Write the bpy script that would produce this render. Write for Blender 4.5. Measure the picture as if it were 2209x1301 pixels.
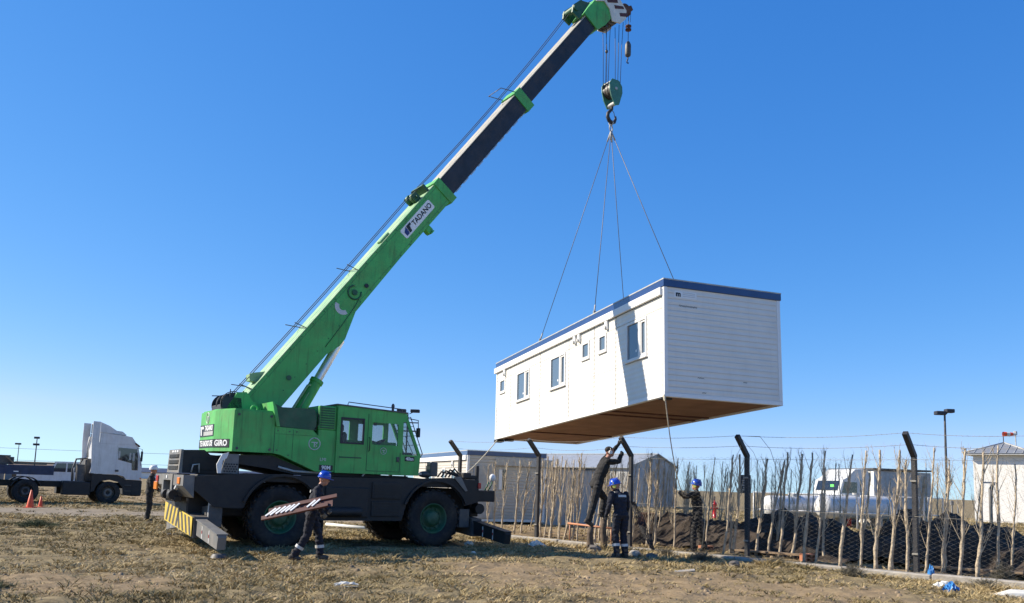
import bpy, bmesh, math, random
import numpy as np
from mathutils import Matrix, Vector

for o in list(bpy.data.objects):
    bpy.data.objects.remove(o)
scene = bpy.context.scene
COL = scene.collection
R = math.radians
random.seed(7)

# ------------------------------------------------------------------ camera
cam_data = bpy.data.cameras.new('camera')
cam = bpy.data.objects.new('camera', cam_data)
COL.objects.link(cam)
cam_data.sensor_fit = 'HORIZONTAL'
cam_data.sensor_width = 36.0
cam_data.lens = 1850.0 / 2209.0 * 36.0
cam_data.shift_y = 160.0 / 2209.0
cam_data.clip_start = 0.1
cam_data.clip_end = 12000
PITCH, ROLL = 0.126, 0.034
fw = Vector((0, math.cos(PITCH), math.sin(PITCH)))
rt0 = Vector((1, 0, 0))
up0 = Vector((0, -math.sin(PITCH), math.cos(PITCH)))
rt = rt0 * math.cos(ROLL) + up0 * math.sin(ROLL)
up = up0 * math.cos(ROLL) - rt0 * math.sin(ROLL)
cam.matrix_world = Matrix(((rt.x, up.x, -fw.x, 0), (rt.y, up.y, -fw.y, 0), (rt.z, up.z, -fw.z, 1.6), (0, 0, 0, 1)))
scene.camera = cam

# ------------------------------------------------------------------ sky and sun
SUN_EL, SUN_AZ = R(34), R(171.5)          # azimuth counter-clockwise from +X
S = Vector((math.cos(SUN_EL) * math.cos(SUN_AZ), math.cos(SUN_EL) * math.sin(SUN_AZ), math.sin(SUN_EL)))
world = bpy.data.worlds.new('World')
scene.world = world
world.use_nodes = True
wn = world.node_tree.nodes
wl = world.node_tree.links
bg = wn['Background']
sky = wn.new('ShaderNodeTexSky')
sky.sky_type = 'NISHITA'
sky.sun_disc = False
sky.sun_elevation = SUN_EL
sky.sun_rotation = math.pi / 2 - SUN_AZ
sky.altitude = 0
sky.air_density = 0.7
sky.dust_density = 0.0
sky.ozone_density = 10.0
sp_ = wn.new('ShaderNodeSeparateColor'); cb_ = wn.new('ShaderNodeCombineColor')      # the camera's colour response to the clear sky
wl.new(sky.outputs[0], sp_.inputs[0])
for ch, g_, k_ in ((0, 1.30, 0.93), (1, 0.75, 1.236), (2, 0.45, 2.328)):
    pw = wn.new('ShaderNodeMath'); pw.operation = 'POWER'; pw.inputs[1].default_value = g_
    ml = wn.new('ShaderNodeMath'); ml.operation = 'MULTIPLY'; ml.inputs[1].default_value = k_
    wl.new(sp_.outputs[ch], pw.inputs[0]); wl.new(pw.outputs[0], ml.inputs[0]); wl.new(ml.outputs[0], cb_.inputs[ch])
cap_ = wn.new('ShaderNodeMath'); cap_.operation = 'MULTIPLY'; cap_.inputs[1].default_value = 0.68
mn_ = wn.new('ShaderNodeMath'); mn_.operation = 'MINIMUM'
gsrc = cb_.inputs[1].links[0].from_socket; rsrc = cb_.inputs[0].links[0].from_socket
wl.new(gsrc, cap_.inputs[0]); wl.new(rsrc, mn_.inputs[0]); wl.new(cap_.outputs[0], mn_.inputs[1]); wl.new(mn_.outputs[0], cb_.inputs[0])
wl.new(cb_.outputs[0], bg.inputs['Color'])
bg.inputs['Strength'].default_value = 0.118
sun_data = bpy.data.lights.new('sun', 'SUN')
sun_data.energy = 5.0
sun_data.angle = R(0.53)
sun_data.color = (1.0, 0.90, 0.75)
sun = bpy.data.objects.new('sun', sun_data)
COL.objects.link(sun)
sun.rotation_euler = S.to_track_quat('Z', 'Y').to_euler()
scene.view_settings.view_transform = 'Standard'
scene.view_settings.look = 'None'
scene.view_settings.exposure = 0.75
scene.view_settings.gamma = 1.0
scene.view_settings.use_curve_mapping = False

# ------------------------------------------------------------------ helpers
def tag(o, label=None, cat=None, group=None, kind=None):
    if label: o['label'] = label
    if cat: o['category'] = cat
    if group: o['group'] = group
    if kind: o['kind'] = kind
    return o

def empty(name, loc=(0, 0, 0), rz=0, parent=None):
    o = bpy.data.objects.new(name, None)
    COL.objects.link(o)
    o.location = loc
    o.rotation_euler = (0, 0, rz)
    o.empty_display_size = 0.2
    if parent: o.parent = parent
    return o

def thing(name, label, cat, loc=(0, 0, 0), rz=0, group=None):
    return tag(empty(name, loc, rz), label, cat, group)

def copy_tree(o, parent=None):
    c = o.copy()
    COL.objects.link(c)
    c.parent = parent
    for ch in list(o.children):
        copy_tree(ch, c)
    return c

def perp(d):
    d = Vector(d).normalized()
    a = Vector((0, 0, 1)) if abs(d.z) < 0.9 else Vector((1, 0, 0))
    x = d.cross(a).normalized()
    return x, d.cross(x).normalized()

class MB:
    def __init__(s, M=None):
        s.v = []; s.f = []; s.m = []; s.s = []; s.M = M; s.mi = 0
    def add(s, vs, fs, smooth=False):
        b = len(s.v)
        if s.M is not None:
            vs = [s.M @ Vector(p) for p in vs]
        s.v += [tuple(p) for p in vs]
        s.f += [tuple(b + i for i in f) for f in fs]
        s.m += [s.mi] * len(fs)
        s.s += [smooth] * len(fs)
        return s
    def box(s, x0, x1, y0, y1, z0, z1, b=0.0):
        if x0 > x1: x0, x1 = x1, x0
        if y0 > y1: y0, y1 = y1, y0
        if z0 > z1: z0, z1 = z1, z0
        b = min(b, (x1 - x0) * .4, (y1 - y0) * .4, (z1 - z0) * .4)
        if b <= 0:
            vs = [(x, y, z) for x in (x0, x1) for y in (y0, y1) for z in (z0, z1)]
            return s.add(vs, [(0, 1, 3, 2), (4, 6, 7, 5), (0, 4, 5, 1), (2, 3, 7, 6), (0, 2, 6, 4), (1, 5, 7, 3)])
        lo = (x0, y0, z0); hi = (x1, y1, z1); vs = []; ix = {}
        for sx in (0, 1):
            for sy in (0, 1):
                for sz in (0, 1):
                    for a in range(3):
                        p = []
                        for k, q in enumerate((sx, sy, sz)):
                            p.append((hi[k] - (0 if k == a else b)) if q else (lo[k] + (0 if k == a else b)))
                        ix[(sx, sy, sz, a)] = len(vs); vs.append(p)
        fs = []
        for a in range(3):
            o1, o2 = [k for k in range(3) if k != a]
            for q in (0, 1):
                f = []
                for (p1, p2) in ((0, 0), (1, 0), (1, 1), (0, 1)):
                    c = [0, 0, 0]; c[a] = q; c[o1] = p1; c[o2] = p2
                    f.append(ix[(c[0], c[1], c[2], a)])
                fs.append(f)
            for p1 in (0, 1):
                for p2 in (0, 1):
                    c0 = [0, 0, 0]; c0[o1] = p1; c0[o2] = p2; c1 = list(c0); c1[a] = 1
                    fs.append([ix[(*c0, o1)], ix[(*c1, o1)], ix[(*c1, o2)], ix[(*c0, o2)]])
        for sx in (0, 1):
            for sy in (0, 1):
                for sz in (0, 1):
                    fs.append([ix[(sx, sy, sz, a)] for a in range(3)])
        return s.add(vs, fs)
    def prism(s, pts, d0, d1, f=lambda a, b, d: (a, d, b)):
        n = len(pts)
        vs = [f(a, b, d0) for a, b in pts] + [f(a, b, d1) for a, b in pts]
        fs = [tuple(range(n)), tuple(range(2 * n - 1, n - 1, -1))]
        fs += [(i, (i + 1) % n, n + (i + 1) % n, n + i) for i in range(n)]
        return s.add(vs, fs)
    def cyl(s, p0, p1, r0, r1=None, n=14, cap=True):
        r1 = r0 if r1 is None else r1
        p0 = Vector(p0); p1 = Vector(p1)
        x, y = perp(p1 - p0)
        vs = []
        for p, r in ((p0, r0), (p1, r1)):
            for i in range(n):
                a = 2 * math.pi * i / n
                vs.append(p + x * (math.cos(a) * r) + y * (math.sin(a) * r))
        s.add(vs, [(i, (i + 1) % n, n + (i + 1) % n, n + i) for i in range(n)], True)
        if cap:
            s.add(vs[:n], [tuple(range(n))]); s.add(vs[n:], [tuple(range(n))])
        return s
    def tube(s, pts, r, n=6, cap=True, closed=False):
        pts = [Vector(p) for p in pts]; k = len(pts)
        rr = r if isinstance(r, (list, tuple)) else [r] * k
        vs = []; x = None
        for i, p in enumerate(pts):
            if closed: d = pts[(i + 1) % k] - pts[i - 1]
            else: d = pts[min(i + 1, k - 1)] - pts[max(i - 1, 0)]
            if d.length < 1e-9: d = Vector((0, 0, 1))
            d.normalize()
            if x is None: x, y = perp(d)
            else:
                x = (x - d * x.dot(d))
                x = x.normalized() if x.length > 1e-6 else perp(d)[0]
                y = d.cross(x)
            for j in range(n):
                a = 2 * math.pi * j / n
                vs.append(p + x * (math.cos(a) * rr[i]) + y * (math.sin(a) * rr[i]))
        fs = []
        for i in range(k if closed else k - 1):
            a = i * n; b = ((i + 1) % k) * n
            fs += [(a + j, a + (j + 1) % n, b + (j + 1) % n, b + j) for j in range(n)]
        if cap and not closed:
            fs += [tuple(range(n)), tuple(range((k - 1) * n, k * n))]
        return s.add(vs, fs, True)
    def lathe(s, prof, n=24, c=(0, 0, 0), ax=(0, 0, 1), smooth=True, a0=0, a1=2 * math.pi):
        c = Vector(c); ax = Vector(ax).normalized(); x, y = perp(ax)
        full = abs(a1 - a0 - 2 * math.pi) < 1e-6
        m = n if full else n + 1
        vs = []
        for r, z in prof:
            for j in range(m):
                a = a0 + (a1 - a0) * j / n
                vs.append(c + ax * z + x * (math.cos(a) * r) + y * (math.sin(a) * r))
        fs = []
        for i in range(len(prof) - 1):
            for j in range(n):
                j2 = (j + 1) % m
                fs.append((i * m + j, i * m + j2, (i + 1) * m + j2, (i + 1) * m + j))
        return s.add(vs, fs, smooth)
    def ball(s, c, r, n=12, k=8):
        if not isinstance(r, (list, tuple)): r = (r, r, r)
        vs = [(c[0], c[1], c[2] - r[2])]
        for i in range(1, k):
            t = math.pi * i / k
            for j in range(n):
                a = 2 * math.pi * j / n
                vs.append((c[0] + r[0] * math.sin(t) * math.cos(a), c[1] + r[1] * math.sin(t) * math.sin(a), c[2] - r[2] * math.cos(t)))
        vs.append((c[0], c[1], c[2] + r[2]))
        fs = [(0, 1 + (j + 1) % n, 1 + j) for j in range(n)]
        for i in range(k - 2):
            for j in range(n):
                a = 1 + i * n; b = a + n
                fs.append((a + j, a + (j + 1) % n, b + (j + 1) % n, b + j))
        e = len(vs) - 1; a = 1 + (k - 2) * n
        fs += [(a + j, a + (j + 1) % n, e) for j in range(n)]
        return s.add(vs, fs, True)
    def torus(s, c, Rr, r, ax=(0, 0, 1), n=24, k=8, a0=0, a1=2 * math.pi):
        c = Vector(c); x, y = perp(ax)
        full = abs(a1 - a0 - 2 * math.pi) < 1e-6
        pts = [c + x * (math.cos(a0 + (a1 - a0) * i / n) * Rr) + y * (math.sin(a0 + (a1 - a0) * i / n) * Rr) for i in range(n if full else n + 1)]
        return s.tube(pts, r, k, closed=full)
    def build(s, name, mats, parent=None, recalc=True):
        me = bpy.data.meshes.new(name)
        me.from_pydata(s.v, [], s.f)
        if not isinstance(mats, (list, tuple)): mats = [mats]
        for m in mats: me.materials.append(m)
        me.polygons.foreach_set('material_index', s.m)
        me.polygons.foreach_set('use_smooth', s.s)
        if recalc:
            bm = bmesh.new(); bm.from_mesh(me)
            bmesh.ops.recalc_face_normals(bm, faces=bm.faces)
            bm.to_mesh(me); bm.free()
        me.update()
        o = bpy.data.objects.new(name, me)
        COL.objects.link(o)
        if parent: o.parent = parent
        return o

def part(name, mats, parent, fn, M=None):
    mb = MB(M); fn(mb)
    return mb.build(name, mats, parent)

def wall_grid(mb, a0, a1, b0, b1, d0, d1, holes, f=lambda a, b, d: (a, d, b)):
    """slab a0..a1 x b0..b1 with rectangular holes, made of butted pieces with reveals"""
    ca = sorted({a0, a1, *[h[0] for h in holes], *[h[1] for h in holes]})
    cb = sorted({b0, b1, *[h[2] for h in holes], *[h[3] for h in holes]})
    ca = [c for c in ca if a0 <= c <= a1]; cb = [c for c in cb if b0 <= c <= b1]
    inh = lambda a, b: any(h[0] < a < h[1] and h[2] < b < h[3] for h in holes)
    vs = []; ix = {}; fs = []
    def vid(i, j, k):
        if (i, j, k) not in ix:
            ix[(i, j, k)] = len(vs); vs.append(f(ca[i], cb[j], (d0, d1)[k]))
        return ix[(i, j, k)]
    na, nb = len(ca) - 1, len(cb) - 1
    solid = [[not inh((ca[i] + ca[i + 1]) / 2, (cb[j] + cb[j + 1]) / 2) for j in range(nb)] for i in range(na)]
    for i in range(na):
        for j in range(nb):
            if not solid[i][j]: continue
            for k in (0, 1):
                fs.append((vid(i, j, k), vid(i + 1, j, k), vid(i + 1, j + 1, k), vid(i, j + 1, k)))
            for di, dj, e in ((-1, 0, ((i, j), (i, j + 1))), (1, 0, ((i + 1, j), (i + 1, j + 1))), (0, -1, ((i, j), (i + 1, j))), (0, 1, ((i, j + 1), (i + 1, j + 1)))):
                ii, jj = i + di, j + dj
                if ii < 0 or jj < 0 or ii >= na or jj >= nb or not solid[ii][jj]:
                    p, q = e
                    fs.append((vid(*p, 0), vid(*q, 0), vid(*q, 1), vid(*p, 1)))
    mb.add(vs, fs)

def text_part(name, body, size, M, mat, parent, bold=0.0, align='CENTER', depth=0.002, xs=1.0):
    cu = bpy.data.curves.new(name, 'FONT')
    cu.body = body; cu.size = size; cu.align_x = align; cu.align_y = 'CENTER'
    cu.extrude = depth; cu.offset = bold; cu.resolution_u = 3
    t = bpy.data.objects.new(name, cu)
    COL.objects.link(t)
    bpy.context.view_layer.update()
    me = bpy.data.meshes.new_from_object(t.evaluated_get(bpy.context.evaluated_depsgraph_get()))
    bpy.data.objects.remove(t)
    me.materials.clear(); me.materials.append(mat)
    me.transform(M @ Matrix.Diagonal((xs, 1, 1, 1)))
    o = bpy.data.objects.new(name, me)
    COL.objects.link(o)
    o.parent = parent
    return o

def frameM(o, x, y):
    x = Vector(x).normalized(); y = Vector(y); z = x.cross(y).normalized(); y = z.cross(x)
    return Matrix(((x.x, y.x, z.x, o[0]), (x.y, y.y, z.y, o[1]), (x.z, y.z, z.z, o[2]), (0, 0, 0, 1)))

# ------------------------------------------------------------------ materials
MATS = {}
def mat(name, col, rough=0.6, metal=0.0, var=0.12, scale=6.0, bump=0.0, bscale=60.0, dirt=None, damt=0.5, dscale=2.2, spec=0.5, coat=0.0, stretch=None, streak=None, samt=0.5):
    m = bpy.data.materials.new(name); m.use_nodes = True
    nt = m.node_tree; N = nt.nodes; Lk = nt.links
    b = N['Principled BSDF']
    b.inputs['Roughness'].default_value = rough
    b.inputs['Metallic'].default_value = metal
    b.inputs['Specular IOR Level'].default_value = spec
    if coat: b.inputs['Coat Weight'].default_value = coat
    tc = N.new('ShaderNodeTexCoord')
    vec = tc.outputs['Object']
    if stretch:
        mp = N.new('ShaderNodeMapping'); mp.inputs['Scale'].default_value = stretch
        Lk.new(vec, mp.inputs['Vector']); vec = mp.outputs['Vector']
    no = N.new('ShaderNodeTexNoise'); no.inputs['Scale'].default_value = scale; no.inputs['Detail'].default_value = 6
    Lk.new(vec, no.inputs['Vector'])
    rp = N.new('ShaderNodeValToRGB')
    c = Vector(col)
    rp.color_ramp.elements[0].position = 0.3; rp.color_ramp.elements[1].position = 0.7
    rp.color_ramp.elements[0].color = (*(c * (1 - var)), 1); rp.color_ramp.elements[1].color = (*(c * (1 + var)), 1)
    Lk.new(no.outputs['Fac'], rp.inputs['Fac'])
    out = rp.outputs['Color']
    if dirt:
        n2 = N.new('ShaderNodeTexNoise'); n2.inputs['Scale'].default_value = dscale; n2.inputs['Detail'].default_value = 9; n2.inputs['Roughness'].default_value = 0.7
        Lk.new(vec, n2.inputs['Vector'])
        r2 = N.new('ShaderNodeValToRGB'); r2.color_ramp.elements[0].position = 0.45; r2.color_ramp.elements[1].position = 0.72
        r2.color_ramp.elements[1].color = (damt, damt, damt, 1)
        Lk.new(n2.outputs['Fac'], r2.inputs['Fac'])
        mx = N.new('ShaderNodeMix'); mx.data_type = 'RGBA'
        Lk.new(r2.outputs['Color'], mx.inputs['Factor']); Lk.new(out, mx.inputs['A']); mx.inputs['B'].default_value = (*dirt, 1)
        out = mx.outputs['Result']
        rr = N.new('ShaderNodeMapRange'); rr.inputs['To Min'].default_value = rough; rr.inputs['To Max'].default_value = min(1, rough + 0.35)
        Lk.new(r2.outputs['Color'], rr.inputs['Value']); Lk.new(rr.outputs['Result'], b.inputs['Roughness'])
    if streak:
        mp2 = N.new('ShaderNodeMapping'); mp2.inputs['Scale'].default_value = (7, 7, 0.5); Lk.new(tc.outputs['Object'], mp2.inputs['Vector'])
        n4 = N.new('ShaderNodeTexNoise'); n4.inputs['Scale'].default_value = 1.6; n4.inputs['Detail'].default_value = 7; n4.inputs['Roughness'].default_value = 0.65
        Lk.new(mp2.outputs['Vector'], n4.inputs['Vector'])
        r4 = N.new('ShaderNodeValToRGB'); r4.color_ramp.elements[0].position = 0.52; r4.color_ramp.elements[1].position = 0.78; r4.color_ramp.elements[1].color = (samt, samt, samt, 1)
        Lk.new(n4.outputs['Fac'], r4.inputs['Fac'])
        mx4 = N.new('ShaderNodeMix'); mx4.data_type = 'RGBA'; Lk.new(r4.outputs['Color'], mx4.inputs['Factor']); Lk.new(out, mx4.inputs['A']); mx4.inputs['B'].default_value = (*streak, 1)
        out = mx4.outputs['Result']
    Lk.new(out, b.inputs['Base Color'])
    if bump:
        n3 = N.new('ShaderNodeTexNoise'); n3.inputs['Scale'].default_value = bscale; n3.inputs['Detail'].default_value = 5
        Lk.new(vec, n3.inputs['Vector'])
        bp = N.new('ShaderNodeBump'); bp.inputs['Strength'].default_value = bump; bp.inputs['Distance'].default_value = 0.02
        Lk.new(n3.outputs['Fac'], bp.inputs['Height']); Lk.new(bp.outputs['Normal'], b.inputs['Normal'])
    MATS[name] = m
    return m

DUST = (0.22, 0.18, 0.13)
m_green = mat('green_paint', (0.075, 0.42, 0.10), 0.58, var=0.18, scale=2, dirt=(0.14, 0.30, 0.10), damt=0.75, dscale=1.9, streak=(0.05, 0.10, 0.04), samt=0.8, bump=0.12, bscale=3.0)
m_greentop = mat('pale_green_paint', (0.20, 0.38, 0.18), 0.5, var=0.12, scale=3, dirt=(0.40, 0.42, 0.30), damt=0.7, dscale=1.5)  # lighter green for the boom top plate and the oil pipe
m_greendark = mat('dull_green_paint', (0.014, 0.09, 0.04), 0.5, var=0.2, scale=5, dirt=DUST, damt=0.3)
m_teal = mat('hook_green_paint', (0.05, 0.20, 0.14), 0.5, var=0.2, scale=6, dirt=(0.05, 0.07, 0.05), damt=0.6)
m_boomblk = mat('boom_dark_paint', (0.016, 0.017, 0.024), 0.5, var=0.4, scale=3, dirt=(0.055, 0.053, 0.06), damt=0.9, dscale=2.2)
m_boomtop = mat('boom_pale_top', (0.36, 0.34, 0.28), 0.6, var=0.15, scale=4, dirt=(0.22, 0.2, 0.17), damt=0.6)  # top plates lighter than the dark boom sides
m_black = mat('carrier_black_paint', (0.014, 0.014, 0.015), 0.6, var=0.3, scale=5, dirt=(0.05, 0.043, 0.034), damt=0.6, dscale=2.5)
m_dkgrey = mat('dark_grey_steel', (0.06, 0.062, 0.065), 0.5, var=0.25, scale=7, dirt=DUST, damt=0.5)
m_grey = mat('grey_steel', (0.15, 0.15, 0.145), 0.55, var=0.2, scale=6, dirt=(0.25, 0.21, 0.16), damt=0.6)
m_ltgrey = mat('light_grey_paint', (0.42, 0.42, 0.40), 0.5, var=0.12, scale=6, dirt=DUST, damt=0.4)
m_chrome = mat('chrome_rod', (0.74, 0.76, 0.80), 0.32, 0.55, var=0.05)
m_rubber = mat('tyre_rubber', (0.014, 0.014, 0.015), 0.85, var=0.25, scale=14, dirt=(0.085, 0.07, 0.052), damt=0.8, dscale=3, bump=0.3)
m_rope = mat('steel_rope', (0.055, 0.05, 0.05), 0.6, 0.3, var=0.3, scale=40)
m_sling = mat('wire_sling', (0.13, 0.12, 0.11), 0.55, 0.3, var=0.3, scale=40)
m_fibre = mat('fibre_rope', (0.5, 0.46, 0.36), 0.9, var=0.2, scale=50)
m_rust = mat('rusty_steel', (0.13, 0.055, 0.035), 0.8, var=0.35, scale=9, dirt=(0.05, 0.035, 0.03), damt=0.6)
m_redox = mat('red_oxide_paint', (0.085, 0.022, 0.016), 0.6, var=0.25, scale=9, dirt=(0.08, 0.05, 0.04), damt=0.5)
m_white = mat('white_paint', (0.74, 0.73, 0.70), 0.45, var=0.04, scale=3)
m_signw = mat('sign_white', (0.8, 0.8, 0.78), 0.45, var=0.03)
m_signg = mat('sign_grey_white', (0.55, 0.56, 0.55), 0.45, var=0.06, scale=6)
m_signk = mat('sign_black', (0.012, 0.012, 0.014), 0.45, var=0.2)
m_signb = mat('sign_blue', (0.012, 0.03, 0.16), 0.45, var=0.1)
m_yellow = mat('hazard_yellow', (0.62, 0.45, 0.05), 0.55, var=0.15, scale=9, dirt=(0.28, 0.24, 0.16), damt=0.7, dscale=5)
m_orange = mat('amber_lens', (0.75, 0.22, 0.02), 0.25, var=0.1)
m_redlens = mat('red_lens', (0.45, 0.02, 0.015), 0.25, var=0.1)
m_blue = mat('module_blue_trim', (0.021, 0.046, 0.145), 0.3, var=0.12, scale=3, coat=0.6)
m_ply = mat('floor_board', (0.33, 0.185, 0.115), 0.85, var=0.22, scale=3, dirt=(0.11, 0.07, 0.05), damt=0.6, dscale=1.5)
m_skirt = mat('module_white_trim', (0.78, 0.77, 0.74), 0.45, var=0.03)
m_pvc = mat('pvc_window_frame', (0.68, 0.66, 0.62), 0.4, var=0.04)
m_roller = mat('pale_shutter', (0.52, 0.50, 0.46), 0.5, var=0.05)
m_concrete = mat('kerb_concrete', (0.36, 0.33, 0.28), 0.9, var=0.2, scale=7, bump=0.4, bscale=30, dirt=(0.22, 0.18, 0.13), damt=0.7)
m_post = mat('fence_post_paint', (0.022, 0.022, 0.025), 0.6, var=0.3, scale=9, dirt=(0.09, 0.08, 0.07), damt=0.4)
m_wire = mat('galvanised_wire', (0.26, 0.24, 0.20), 0.7, 0.0, var=0.2, scale=30)
m_bark = mat('sapling_bark', (0.50, 0.41, 0.29), 0.9, var=0.28, scale=9, bump=0.8, bscale=40, dirt=(0.16, 0.125, 0.085), damt=0.85, dscale=7)
m_twig = mat('twig_bark', (0.50, 0.41, 0.28), 0.9, var=0.3, scale=9)
m_soil = mat('dark_dug_soil', (0.040, 0.029, 0.021), 0.95, var=0.45, scale=5, bump=1.0, bscale=14, dirt=(0.065, 0.047, 0.034), damt=0.7)
m_tan = mat('tan_soil', (0.22, 0.155, 0.095), 0.95, var=0.3, scale=4, bump=1.0, bscale=12)
m_rock = mat('rock_grey', (0.16, 0.14, 0.12), 0.9, var=0.3, scale=7, bump=0.6, bscale=20)
m_navy = mat('navy_coverall', (0.010, 0.012, 0.022), 0.9, var=0.3, scale=14, bump=0.6, bscale=22)
m_charcoal = mat('charcoal_coverall', (0.016, 0.015, 0.015), 0.9, var=0.3, scale=14, bump=0.6, bscale=22, dirt=(0.05, 0.043, 0.035), damt=0.4, dscale=5)
m_skin = mat('skin', (0.40, 0.19, 0.125), 0.6, var=0.1, scale=20)
m_stump = mat('stump_bark', (0.10, 0.072, 0.05), 0.9, var=0.35, scale=9, bump=0.8, bscale=20)
m_hair = mat('dark_hair', (0.02, 0.015, 0.012), 0.8, var=0.3, scale=30)
m_glove = mat('work_glove', (0.16, 0.14, 0.11), 0.9, var=0.25, scale=20)
m_boot = mat('dusty_boot', (0.05, 0.042, 0.034), 0.8, var=0.3, scale=15, dirt=(0.2, 0.16, 0.12), damt=0.5, dscale=9)
m_hblue = mat('helmet_blue', (0.01, 0.06, 0.42), 0.28, var=0.06, coat=0.3)
m_hwhite = mat('helmet_white', (0.72, 0.71, 0.68), 0.3, var=0.05)
m_muff = mat('ear_muff_yellow', (0.50, 0.50, 0.10), 0.45, var=0.1)
m_reflect = mat('reflective_tape', (0.50, 0.50, 0.48), 0.35, var=0.08)
m_truckw = mat('truck_white_paint', (0.60, 0.60, 0.60), 0.35, var=0.05, scale=3, coat=0.3, dirt=(0.42, 0.40, 0.36), damt=0.5, streak=(0.30, 0.28, 0.25), samt=0.5)
m_trailer = mat('trailer_blue', (0.02, 0.035, 0.08), 0.6, var=0.3, scale=4, dirt=(0.08, 0.07, 0.06), damt=0.5)
m_wood = mat('weathered_timber', (0.24, 0.17, 0.105), 0.9, var=0.3, scale=4, stretch=(1, 8, 8))
m_cone = mat('cone_orange', (0.80, 0.09, 0.02), 0.5, var=0.08)
m_corr = mat('warehouse_sheet', (0.30, 0.32, 0.34), 0.5, 0.1, var=0.08, scale=2)
m_corr2 = mat('warehouse_wall', (0.42, 0.41, 0.39), 0.55, 0.0, var=0.08, scale=2)
m_roofz = mat('zinc_roof', (0.28, 0.29, 0.29), 0.45, 0.3, var=0.15, scale=3)
m_plaster = mat('white_plaster', (0.76, 0.74, 0.69), 0.8, var=0.05, scale=2)
m_brick = mat('hollow_brick', (0.42, 0.17, 0.09), 0.9, var=0.25, scale=9)
m_opipe = mat('orange_pipe', (0.46, 0.20, 0.10), 0.5, var=0.1)
m_plasticw = mat('litter_white', (0.66, 0.64, 0.56), 0.7, var=0.1, scale=5)
m_plasticb = mat('litter_blue', (0.03, 0.20, 0.50), 0.5, var=0.2, scale=9)
m_tank = mat('tank_white', (0.62, 0.62, 0.60), 0.5, var=0.07, scale=2, dirt=(0.45, 0.42, 0.37), damt=0.4)
m_hivis = mat('hi_vis_green', (0.15, 0.85, 0.15), 0.6, var=0.05)
m_brownroof = mat('far_brown_roof', (0.14, 0.10, 0.075), 0.8, var=0.2, scale=1)
m_fardark = mat('far_grey_wall', (0.20, 0.20, 0.20), 0.8, var=0.15, scale=1)
m_interior = mat('cab_interior', (0.05, 0.055, 0.07), 0.7, var=0.2)

def glass(name, tint=(0.05, 0.07, 0.09), trans=0.0, rough=0.03):
    m = bpy.data.materials.new(name); m.use_nodes = True
    nt = m.node_tree; N = nt.nodes; b = N['Principled BSDF']
    b.inputs['Base Color'].default_value = (*tint, 1); b.inputs['Roughness'].default_value = rough
    b.inputs['Specular IOR Level'].default_value = 0.9
    if trans:
        tr = N.new('ShaderNodeBsdfTransparent'); tr.inputs[0].default_value = (0.9, 0.94, 0.95, 1)
        mx = N.new('ShaderNodeMixShader'); mx.inputs[0].default_value = trans
        nt.links.new(b.outputs[0], mx.inputs[1]); nt.links.new(tr.outputs[0], mx.inputs[2])
        nt.links.new(mx.outputs[0], N['Material Output'].inputs['Surface'])
    return m
m_glass = glass('window_glass', (0.10, 0.14, 0.18))
m_cabglass = glass('clear_cab_glass', (0.06, 0.08, 0.09), 0.82)
m_darkglass = glass('dark_cab_glass', (0.015, 0.02, 0.03))
m_mirror = mat('mirror_face', (0.8, 0.82, 0.85), 0.05, 1.0, var=0.01)

def cladding(name, col, pitch=0.12):
    """white sheet cladding with fine horizontal ribs"""
    m = mat(name, col, 0.5, var=0.03, scale=2.5, dirt=tuple(c * 0.80 for c in col), damt=0.25, dscale=1.1, streak=tuple(c * 0.62 for c in col), samt=0.14)
    nt = m.node_tree; N = nt.nodes; Lk = nt.links
    tc = N.new('ShaderNodeTexCoord'); w = N.new('ShaderNodeTexWave')
    w.wave_type = 'BANDS'; w.bands_direction = 'Z'; w.wave_profile = 'SIN'
    w.inputs['Scale'].default_value = 0.314 / pitch; w.inputs['Distortion'].default_value = 0.25; w.inputs['Detail'].default_value = 1
    Lk.new(tc.outputs['Object'], w.inputs['Vector'])
    bp = N.new('ShaderNodeBump'); bp.inputs['Strength'].default_value = 0.7; bp.inputs['Distance'].default_value = 0.012
    Lk.new(w.outputs['Fac'], bp.inputs['Height']); Lk.new(bp.outputs['Normal'], N['Principled BSDF'].inputs['Normal'])
    return m
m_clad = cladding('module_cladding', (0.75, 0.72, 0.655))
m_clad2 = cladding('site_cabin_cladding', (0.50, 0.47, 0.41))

# ------------------------------------------------------------------ ground
rng = np.random.default_rng(11)
_lat = [rng.random((64, 64)) for _ in range(8)]
def vnoise(x, y, sc, k):
    x = np.asarray(x) / sc; y = np.asarray(y) / sc
    xi = np.floor(x).astype(int); yi = np.floor(y).astype(int)
    fx = x - xi; fy = y - yi
    fx = fx * fx * (3 - 2 * fx); fy = fy * fy * (3 - 2 * fy)
    L = _lat[k % 8]; g = lambda a, b: L[a % 64, b % 64]
    return (g(xi, yi) * (1 - fx) * (1 - fy) + g(xi + 1, yi) * fx * (1 - fy) + g(xi, yi + 1) * (1 - fx) * fy + g(xi + 1, yi + 1) * fx * fy) * 2 - 1

FD = Vector((0.71, -0.704, 0)).normalized()      # fence direction, towards the right
FN = Vector((-FD.y, FD.x, 0))                    # points to the inside of the fence
FP = Vector((0.88, 25.65, 0))
def fence_side(x, y):
    return (x - FP.x) * FN.x + (y - FP.y) * FN.y

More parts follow.
